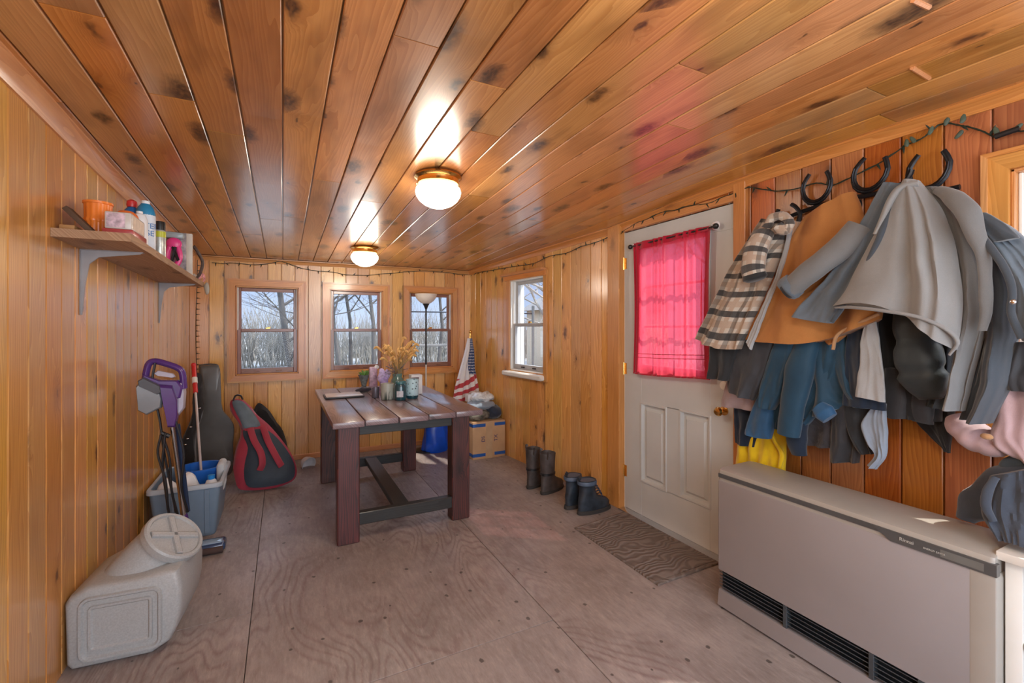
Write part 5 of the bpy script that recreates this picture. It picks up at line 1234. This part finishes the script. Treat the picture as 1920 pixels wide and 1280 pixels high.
jacket('navy_cardigan', 'navy garment with long pale grey panel left of the black coat', 'cardigan',
       ('body', drape([(1595, 590), (1588, 650), (1584, 700), (1581, 758)], [(1645, 585), (1650, 650), (1658, 710), (1663, 770)], (.17, .19), .03, 2, .008, 8.2), C_['navy']),
       ('pale_panel', drape([(1628, 585), (1616, 640), (1609, 690), (1605, 742)], [(1640, 585), (1650, 640), (1657, 700), (1661, 754)], (.21, .225), .012, 1.5, .005, 9.2), C_['pale']))
jacket('quilted_puffer_jacket', 'black green quilted puffer jacket sleeve in the centre right', 'jacket',
       ('sleeve', sleeve([(1715, 560), (1718, 620), (1722, 670), (1730, 705), (1745, 745)], [33, 35, 38, 40, 22], [.15, .17, .19, .19, .17], quilt=3, wr=.005), C_['blackg']),
       ('body', drape([(1745, 570), (1752, 640), (1750, 700), (1740, 760)], [(1790, 570), (1790, 650), (1786, 710), (1775, 770)], (.12, .13), .035, 2, .008, 10.2), C_['blackg']))
# plaid
jacket('plaid_shirt_jacket', 'black and cream plaid flannel jacket, leftmost on the horseshoe rack', 'shirt jacket',
       ('body', drape([(1432, 412), (1402, 455), (1372, 505), (1352, 545), (1328, 592), (1307, 634)], [(1482, 418), (1474, 452), (1456, 500), (1436, 548), (1412, 600), (1390, 654)], (.15, .24), .06, 3, .014, 1.5, wr=.006, sag=lambda u: 6 * math.sin(PI * u)), C_['plaid']),
       ('collar', wob(G_tube(smooth_path([WP(1436, 428, .25), WP(1448, 410, .24), WP(1466, 404, .23), WP(1480, 414, .24), WP(1474, 432, .26), WP(1458, 424, .27)], 6), .020, 12), .010, 26, 3), C_['plaid']),
       ('sleeve', sleeve([(1432, 438), (1418, 468), (1412, 500), (1416, 522)], [20, 22, 22, 19], [.24, .28, .3, .3]), C_['plaid']),
       ('cuff', sleeve([(1413, 512), (1416, 522), (1417, 526)], [20, 21, 16], .30), C_['black']),
       ('placket', drape([(1480, 430), (1462, 500), (1436, 560), (1400, 640)], [(1487, 432), (1470, 500), (1446, 560), (1410, 655)], (.17, .25), .012, 1, .003, 2), C_['pale']))
# brown duck jacket
jacket('brown_work_jacket', 'tan brown canvas work jacket hanging between plaid and grey jackets', 'jacket',
       ('body', drape([(1512, 405), (1484, 455), (1466, 500), (1442, 548), (1418, 595), (1396, 634)], [(1604, 360), (1622, 410), (1640, 470), (1652, 520), (1658, 555), (1652, 590)], (.14, .21), .05, 2.5, .012, 2.6, wr=.006, sag=lambda u: 30 * math.sin(PI * u * .9)), C_['duck']),
       ('lining_flap', drape([(1392, 618), (1394, 634), (1398, 642)], [(1495, 632), (1494, 642), (1490, 648)], (.17, .17), .012, 2, .003, 3.6), C_['ducklin']),
       ('waist_pocket', drape([(1532, 612), (1545, 636), (1556, 648)], [(1650, 582), (1610, 612), (1572, 642)], (.17, .18), .014, 2, .004, 4.6), C_['duck']),
       ('zip', G_tube(smooth_path([WP(1648, 588, .24), WP(1605, 608, .245), WP(1570, 628, .25), WP(1562, 655, .25)], 6), .006, 8, 1.6), C_['ducklin']))
# grey soft-shell jacket, left
jacket('grey_softshell_jacket', 'blue grey soft jacket with open cuff lying over the tan work jacket', 'jacket',
       ('body', drape([(1662, 345), (1622, 415), (1590, 475), (1545, 530), (1505, 570), (1489, 594)], [(1698, 346), (1662, 420), (1644, 470), (1610, 530), (1582, 580), (1562, 606)], (.19, .28), .045, 2, .010, 3.7, wr=.005), C_['bluegrey']),
       ('sleeve', sleeve([(1612, 425), (1580, 460), (1540, 492), (1505, 520), (1482, 540)], [24, 26, 24, 22, 21], [.24, .27, .29, .30, .30], wr=.004), C_['grey2']),
       ('cuff', sleeve([(1490, 532), (1480, 540), (1474, 546)], [23, 24, 21], .30, wr=.003), C_['bluegrey']),
       ('cuff_opening', sleeve([(1477, 544), (1473, 547)], [17, 16], .315, wr=.0), C_['black']),
       ('front_edge', sleeve([(1690, 348), (1655, 430), (1635, 475), (1600, 540), (1560, 604)], [5, 6, 5, 5, 4], [.26, .31, .32, .32, .32], wr=.002), C_['slate']))
# big light grey fleece
def fl_pleat(u, s_):
    a = .030 * math.exp(-((u - (.60 + .18 * s_)) / .10) ** 2) * min(1, s_ * 1.6)
    b = -.022 * math.exp(-((u - (.47 + .12 * s_)) / .07) ** 2) * min(1, s_ * 2)
    c = .024 * math.exp(-((u - (.83 + .05 * s_)) / .06) ** 2) * min(1, s_ * 2)
    d = -.018 * math.exp(-((u - (.74 + .10 * s_)) / .05) ** 2) * min(1, s_ * 1.5)
    return a + b + c + d
jacket('light_grey_fleece', 'large light grey fleece hoodie peaked over the rack in front', 'fleece',
       ('body', drape([(1702, 341), (1668, 400), (1640, 450), (1612, 500), (1588, 545), (1566, 573)], [(1724, 338), (1762, 385), (1785, 440), (1798, 500), (1806, 570), (1796, 655)], (.22, .32), .055, 1.5, .008, 4.4, N=60, Mx=110, wr=.004, wsc=6, sag=lambda u: -38 * math.sin(PI * u) * (1 - .25 * u), pleat=fl_pleat), C_['grey']),
       ('hem', sleeve([(1568, 575), (1610, 577), (1660, 583), (1720, 594), (1770, 614), (1795, 640), (1780, 665)], [4, 4, 4, 4, 5, 5, 3], [.33, .37, .385, .385, .37, .35, .34], wr=.001), C_['grey']),
       ('hood_fold', sleeve([(1722, 344), (1690, 352), (1672, 372), (1655, 410), (1640, 440)], [8, 9, 9, 7, 5], [.27, .28, .29, .30, .31], wr=.003), C_['grey']))
jacket('grey_zip_hoodie', 'mid grey hoodie with long hanging front panel right of the light fleece', 'hoodie',
       ('body', drape([(1742, 352), (1778, 420), (1795, 500), (1800, 590), (1790, 680), (1771, 765)], [(1772, 352), (1826, 415), (1850, 500), (1852, 580), (1832, 680), (1808, 770)], (.19, .26), .05, 1.6, .014, 5.5, wr=.005), C_['grey2']),
       ('hood', sleeve([(1760, 356), (1790, 372), (1815, 398), (1830, 440), (1846, 490), (1850, 560), (1842, 620)], [9, 15, 17, 14, 10, 9, 7], [.24, .29, .32, .33, .33, .33, .32], wr=.005), C_['grey2']))
jacket('slate_work_coat', 'dark slate coat with wide open front between hoodie and blue grey coat', 'coat',
       ('body', drape([(1818, 410), (1838, 500), (1842, 600), (1830, 700), (1805, 785)], [(1872, 430), (1900, 500), (1912, 600), (1895, 720), (1862, 795)], (.17, .21), .05, 2.2, .014, 6.6), C_['slate']))
jacket('blue_grey_snap_coat', 'blue grey coat with snap front hanging at the far right of the rack', 'coat',
       ('body', drape([(1822, 402), (1862, 460), (1892, 520), (1902, 580), (1918, 640)], [(1850, 400), (1915, 440), (1985, 520), (2010, 600), (2000, 660)], (.22, .30), .05, 2, .012, 7.7), C_['bluegrey']),
       ('collar', drape([(1820, 402), (1838, 425), (1862, 455)], [(1852, 400), (1885, 420), (1912, 448)], (.28, .31), .018, 1, .004, 8.8), C_['slate']),
       ('front_placket', sleeve([(1832, 430), (1860, 468), (1888, 510), (1898, 550), (1897, 590), (1915, 635)], [5, 6, 6, 6, 6, 6], [.31, .34, .35, .35, .35, .35], wr=.002), C_['slate']),
       ('snap', G_ell(tuple(WP(1899, 566, .375)), (.004, .008, .008), 10, 8), M['chrome']))
jacket('dark_hanging_sweater', 'dark folded sweater at the frame edge under the blue grey coat', 'sweater',
       ('body', drape([(1905, 640), (1895, 690), (1890, 730)], [(1990, 640), (1990, 690), (1985, 735)], (.17, .19), .05, 2, .01, 3), C_['dark']))
jacket('pink_puffer_jacket', 'pale pink child sized puffer jacket hanging low at the right', 'jacket',
       ('body', wob(drape([(1880, 715), (1870, 770), (1868, 830), (1900, 856)], [(1985, 700), (1995, 770), (1990, 830), (1980, 870)], (.13, .15), .07, 2, .012, 5), .012, 12), C_['pink']),
       ('sleeve', sleeve([(1885, 838), (1850, 828), (1815, 806), (1790, 780)], [26, 32, 30, 18], [.16, .15, .14, .13], wr=.012, quilt=3), C_['pink']),
       ('toggle', G_ell(tuple(WP(1850, 818, .24)), (.010, .016, .010), 12, 8), C_['ducklin']))

# ------------------------------------------------------------------ white shelf stand with folded jeans at the right edge
t = thing('white_shelf_stand', 'narrow white painted wooden shelf stand at the right end of the heater', 'shelf stand', (2.06, .33, 0))
SX0, SX1, SY0, SY1 = 1.905, 2.19, .12, .54
for x_, y_ in ((SX0, SY1 - .038), (SX0, SY0), (SX1 - .03, SY1 - .038), (SX1 - .03, SY0)):
    obj('post', G_box(x_, x_ + .028, y_, y_ + .036, 0, .645, .002), M['white'], t)
obj('top_board', G_box(SX0 - .02, SX1 + .01, SY0 - .02, SY1 + .012, .645, .670, .003), M['white'], t)
obj('shelf_board', G_box(SX0, SX1, SY0, SY1 - .04, .40, .418, .002), M['white'], t)
obj('shelf_board', G_box(SX0, SX1, SY0, SY1 - .04, .18, .198, .002), cam_m((.50, .33, .24)), t)
tag(obj('blue_plastic_bag', wob(G_ell((2.02, .345, .53), (.11, .135, .10)), .022, 11, 4), cam_m((.04, .17, .38), rough=.3)), 'blue plastic bag on the middle shelf of the white stand', 'bag')
tag(obj('storage_bin', G_box(1.93, 2.15, .14, .49, .20, .33, .02, 3), cam_m((.16, .24, .36))), 'slate blue storage bin on the low shelf of the white stand', 'bin')
t = thing('folded_jeans', 'dark slate jeans piled on the white stand and over the heater end', 'jeans', (2.0, .45, .67))
obj('leg', sleeve([(1990, 905), (1920, 910), (1870, 930), (1835, 955), (1812, 975)], [42, 44, 40, 28, 15], [.16, .16, .17, .18, .18], .8, 30, .016, 5), C_['denim'], t)
obj('leg', drape([(1862, 890), (1846, 925), (1842, 960), (1868, 1003)], [(2000, 862), (2010, 920), (2010, 980), (2000, 1030)], (.20, .27), .06, 4, .014, 9), C_['denim'], t)
obj('waistband', sleeve([(1868, 895), (1850, 922), (1846, 950), (1862, 980)], [6, 8, 8, 6], [.27, .30, .31, .31], .6, 20, .006, 2), C_['denim'], t)
tag(obj('hanging_scarf', sleeve([(1990, 858), (1930, 866), (1900, 872), (1885, 880)], [22, 20, 16, 8], [.16, .17, .17, .16], .8, 24, .014, 8), cloth('teal_grey_knit', (.05, .07, .09))), 'bunched dark teal scarf between the pink jacket and the jeans pile', 'scarf')

# ------------------------------------------------------------------ string of lights along the top of the walls
def on_right(a, b, off=.02):
    r_ = ray(a, b); lo, hi = .3, 8.0
    for _ in range(40):
        m_ = (lo + hi) / 2
        if r_[0] * m_ > XR(r_[1] * m_) - off: hi = m_
        else: lo = m_
    return Vector((r_[0] * lo, r_[1] * lo, CAMH + r_[2] * lo))
wire_r = [(1935, 242), (1915, 246), (1882, 247), (1865, 256), (1835, 243), (1805, 236), (1775, 231), (1758, 236), (1742, 250), (1720, 264), (1700, 271), (1680, 285), (1645, 308), (1600, 330), (1562, 347), (1530, 343), (1500, 352), (1465, 358), (1436, 356), (1405, 351), (1388, 358), (1360, 368), (1325, 382), (1290, 386), (1265, 394), (1240, 398), (1215, 410), (1190, 420), (1168, 434), (1140, 445), (1115, 455), (1090, 462), (1060, 475), (1030, 480), (1000, 494), (960, 500), (925, 506), (897, 511)]
wire_b = [(884, 514), (867, 515), (840, 511), (800, 508), (766, 509), (740, 512), (719, 513), (690, 516), (650, 515), (625, 510), (597, 508), (571, 504), (554, 499), (538, 493), (524, 490), (500, 495), (470, 496), (440, 493), (418, 494), (398, 492)]
Pw = smooth_path([on_right(a, b) for a, b in wire_r] + [at_y(a, b, YB - .02) for a, b in wire_b], 3)
t = thing('string_lights', 'dark green wired string of small unlit lights along the wall tops', 'string lights', tuple(Pw[0]))
M['wire'] = plain('dark_green_wire', (.015, .03, .02), .5)
obj('wire', [G_tube(Pw, .0028, 5), G_tube([p + Vector((0, 0, .003 * math.sin(i * 1.9))) + Vector((-.003, 0, 0)) for i, p in enumerate(Pw)], .002, 4)], M['wire'], t)
R3 = random.Random(11); total = 0; last = None; cnt = 0
for i in range(1, len(Pw)):
    if last is None or (Pw[i] - last).length > .085:
        last = Pw[i]; cnt += 1
        if cnt > 95: break
        d_ = Vector((R3.uniform(-.5, -.1) if Pw[i].y < YB - .1 else R3.uniform(-.5, .5), R3.uniform(-.7, .7) if Pw[i].y < YB - .1 else R3.uniform(-.5, -.1), R3.choice([-1, -1, 1]) * R3.uniform(.4, 1))).normalized()
        obj('bulb', [G_tube([Pw[i], Pw[i] + d_ * .014], .0045, 6), G_tube([Pw[i] + d_ * .013, Pw[i] + d_ * .024, Pw[i] + d_ * .034], [.0035, .003, .0005], 6)], M['wire'], t)
M['leaf'] = plain('grey_green_leaf', (.05, .07, .045), .6, var=.3)
for a, b in ((1700, 268), (1745, 245), (1775, 228), (1798, 252), (1806, 222), (1868, 246), (1908, 240), (1712, 262)):
    p = on_right(a, b, .03); al = R3.uniform(-1, 1)
    obj('leaf', wob(xf(G_ell((0, 0, 0), (.003, .008, .017), 12, 8), Matrix.Translation(p) @ Matrix.Rotation(al, 4, 'X') @ Matrix.Rotation(.5, 4, 'Z')), .003, 60, a), M['leaf'], t)
obj('plug', [G_tube([on_right(1866, 256, .03), on_right(1912, 240, .03)], .010, 8)], M['black'], t)
Pc = smooth_path([Vector((XL + .055, YB - .06, z)) + Vector((.006 * math.sin(z * 20), 0, 0)) for z in (1.95, 1.7, 1.45, 1.2, .95, .8)], 5)
t = thing('corner_string_lights', 'strand of small unlit lights hanging down the back left corner', 'string lights', tuple(Pc[0]))
obj('wire', G_tube(Pc, .0028, 5), M['wire'], t)
for k in range(1, len(Pc), 1):
    d_ = Vector((1, -.3, .1 * (-1) ** k)).normalized(); obj('bulb', [G_tube([Pc[k], Pc[k] + d_ * .012], .004, 6), G_tube([Pc[k] + d_ * .011, Pc[k] + d_ * .032], [.003, .001], 6)], M['wire'], t)

# ------------------------------------------------------------------ OUTDOORS
GZ_ = -.6
n = NT('frosted_lawn'); v = n.obj(); n.set(n.b.inputs['Base Color'], n.mix(n.mr(n.noise(v, .35, 5), .35, .65), (.14, .135, .12), (.26, .255, .24))); n.b.inputs['Roughness'].default_value = .95; M['lawn'] = n.m
gv = [(-60, -30), (60, -30), (60, 90), (-60, 90)]
o = obj('ground', ([Vector((a, b, GZ_)) for a, b in gv], [[0, 1, 2, 3]]), M['lawn'], kind='structure')
M['bark'] = plain('grey_winter_bark', (.06, .053, .047), .9, var=.3, nscale=3); M['twig'] = plain('brown_grey_twigs', (.25, .23, .195), .9, var=.3, nscale=2)
M['bark2'] = plain('pale_bark', (.30, .27, .23), .9, var=.3, nscale=3)
def tree(name, label, x, y, h, seed, m, group, lean_=(0, 0), r0=.14, depth=4, spread=.55, first=.25):
    R4 = random.Random(seed); geos = []
    def br(p, d_, L, r, lv):
        pts = [p]; dd = Vector(d_)
        for k in range(4):
            dd = (dd + Vector((R4.uniform(-.22, .22), R4.uniform(-.22, .22), R4.uniform(-.04, .12)))).normalized(); pts.append(pts[-1] + dd * L / 4)
        geos.append(G_tube(pts, [r, r * .86, r * .72, r * .58, r * .42], 5 if lv else 8))
        if lv >= depth: return
        nb = R4.randint(5, 6) if lv else 11
        for k in range(nb):
            tt = (first + (1 - first) * (k + .6) / nb) if lv == 0 else (.25 + .75 * (k + .5) / nb)
            q = tt * 4; i = min(3, int(q)); pp_ = pts[i].lerp(pts[i + 1], q - i)
            a = R4.uniform(0, 2 * PI); sd = Vector((math.cos(a), math.sin(a), R4.uniform(-.1, .35)))
            nd = (dd * (1 - spread) + sd * spread).normalized(); br(pp_, nd, L * R4.uniform(.45, .62), r * (.5 if lv else .42), lv + 1)
    br(Vector((x, y, GZ_)), Vector((lean_[0], lean_[1], 1)).normalized(), h, r0, 0)
    o = obj(name, geos, m, smooth=0); tag(o, label, 'tree', group); return o
tree('bare_tree', 'large bare tree with crossing branches filling the first back window', .35, 14.5, 6.5, 3, M['bark'], 'bare trees outside', (-.05, 0), .10, 4, .68, .10)
tree('bare_tree', 'slender bare tree seen at the left of the middle back window', 2.35, 22.0, 8.5, 8, M['bark'], 'bare trees outside', r0=.10)
tree('bare_tree', 'slender bare tree seen at the centre of the middle back window', 3.0, 23.5, 9, 12, M['bark'], 'bare trees outside', r0=.09)
tree('bare_tree', 'slender bare tree seen at the right of the middle back window', 3.75, 21.5, 8.5, 17, M['bark'], 'bare trees outside', r0=.10)
tree('bare_tree', 'bare tree standing behind the torchiere in the third back window', 7.3, 23, 8, 23, M['bark'], 'bare trees outside', r0=.10)
tree('bare_tree', 'forked bare tree to the far left beyond the first back window', -2.6, 20, 8, 29, M['bark'], 'bare trees outside', r0=.12)
tree('bare_tree', 'pale branched tree close outside the right wall window', 6.6, 9.4, 5.5, 31, M['bark2'], 'bare trees outside', (-.05, 0), .10, 4, .6, .15)
tree('bare_tree', 'dense bare tree further off beyond the right wall window', 10.5, 14.5, 7, 37, M['bark'], 'bare trees outside', r0=.12)
tree('bare_tree', 'tree outside the white door seen through the red curtain', 6.5, 4.5, 5.5, 41, M['bark2'], 'bare trees outside', r0=.12)
R5 = random.Random(2)
k = 0
def shrub(x, y, w_, h_, label):
    geos = []
    for q in range(90):
        bx = x + R5.uniform(-.5, .5) * w_; by = y + R5.uniform(-.5, .5) * 1.4; hh = h_ * R5.uniform(.5, 1.05)
        p0 = Vector((bx, by, GZ_)); dx = R5.uniform(-.35, .35); p1 = p0 + Vector((dx * hh * .4, R5.uniform(-.1, .1), hh * .55)); p2 = p1 + Vector((R5.uniform(-.4, .4) * hh * .5, 0, hh * .45))
        geos.append(G_tube([p0, p1, p2], [.018, .013, .005], 4))
        for z in range(2):
            s0 = p0.lerp(p1, R5.uniform(.4, 1)); geos.append(G_tube([s0, s0 + Vector((R5.uniform(-.5, .5) * hh * .5, 0, hh * R5.uniform(.15, .4)))], [.010, .003], 3))
    o = obj('leafless_shrub', geos, M['twig'], smooth=0); tag(o, label, 'shrub', 'leafless thicket along the far edge of the lawn'); return o
for i in range(15):
    shrub(-7.5 + i * 1.55, 24.5 + (i % 3) * .6, 2.0, R5.uniform(2.1, 2.9), 'leafless brown shrub in the thicket along the far edge of the lawn')
for i in range(14):
    shrub(-9 + i * 2.1, 30.5 + (i % 2) * .8, 2.6, R5.uniform(3.0, 4.2), 'leafless brown shrub in the thicket along the far edge of the lawn')
for i in range(5):
    shrub(8.6 + i * 1.3, 12.0 - i * 1.7, 1.8, R5.uniform(1.6, 2.3), 'leafless brown shrub in the thicket along the far edge of the lawn')
# deck railing outside the third back window, and a cable above it
t = thing('deck_railing', 'weathered wooden deck railing outside the third back window', 'railing', (2.6, 7.2, GZ_))
M['grwood'] = plain('weathered_grey_wood', (.16, .15, .135), .85)
obj('top_rail', G_box(1.65, 3.9, 7.18, 7.25, 1.02, 1.06, .003), M['grwood'], t)
obj('bottom_rail', G_box(1.65, 3.9, 7.19, 7.23, .52, .56, .003), M['grwood'], t)
for x_ in (1.69, 2.75, 3.85): obj('post', G_box(x_ - .04, x_ + .04, 7.18, 7.26, GZ_, 1.02, .003), M['grwood'], t)
t = thing('overhead_cable', 'dark cable stretched between poles outside the third back window', 'cable', (1.6, 7.6, GZ_))
obj('cable', G_tube([(1.55, 7.6, 1.60), (4.3, 7.6, 1.60)], .012, 6), M['black'], t)
obj('pole', [G_tube([(1.55, 7.6, GZ_), (1.55, 7.6, 1.75)], .03, 8)], M['grwood'], t); obj('pole', [G_tube([(4.3, 7.6, GZ_), (4.3, 7.6, 1.75)], .03, 8)], M['grwood'], t)
t = thing('neighbour_house', 'pale house with yellowish siding far beyond the right wall window', 'house', (13, 17, GZ_))
obj('wall', G_box(11.5, 17, 16.5, 21, GZ_, 2.2, .01), cam_m((.62, .50, .36), rough=.8), t)
obj('window', G_box(12.6, 13.6, 16.45, 16.5, .4, 1.5, 0), cam_m((.25, .3, .35)), t)
rf = G_prism([(11.2, 2.2), (17.3, 2.2), (14.2, 4.0)], 'Y', 16.2, 21.3); obj('roof', rf, M['grwood'], t)
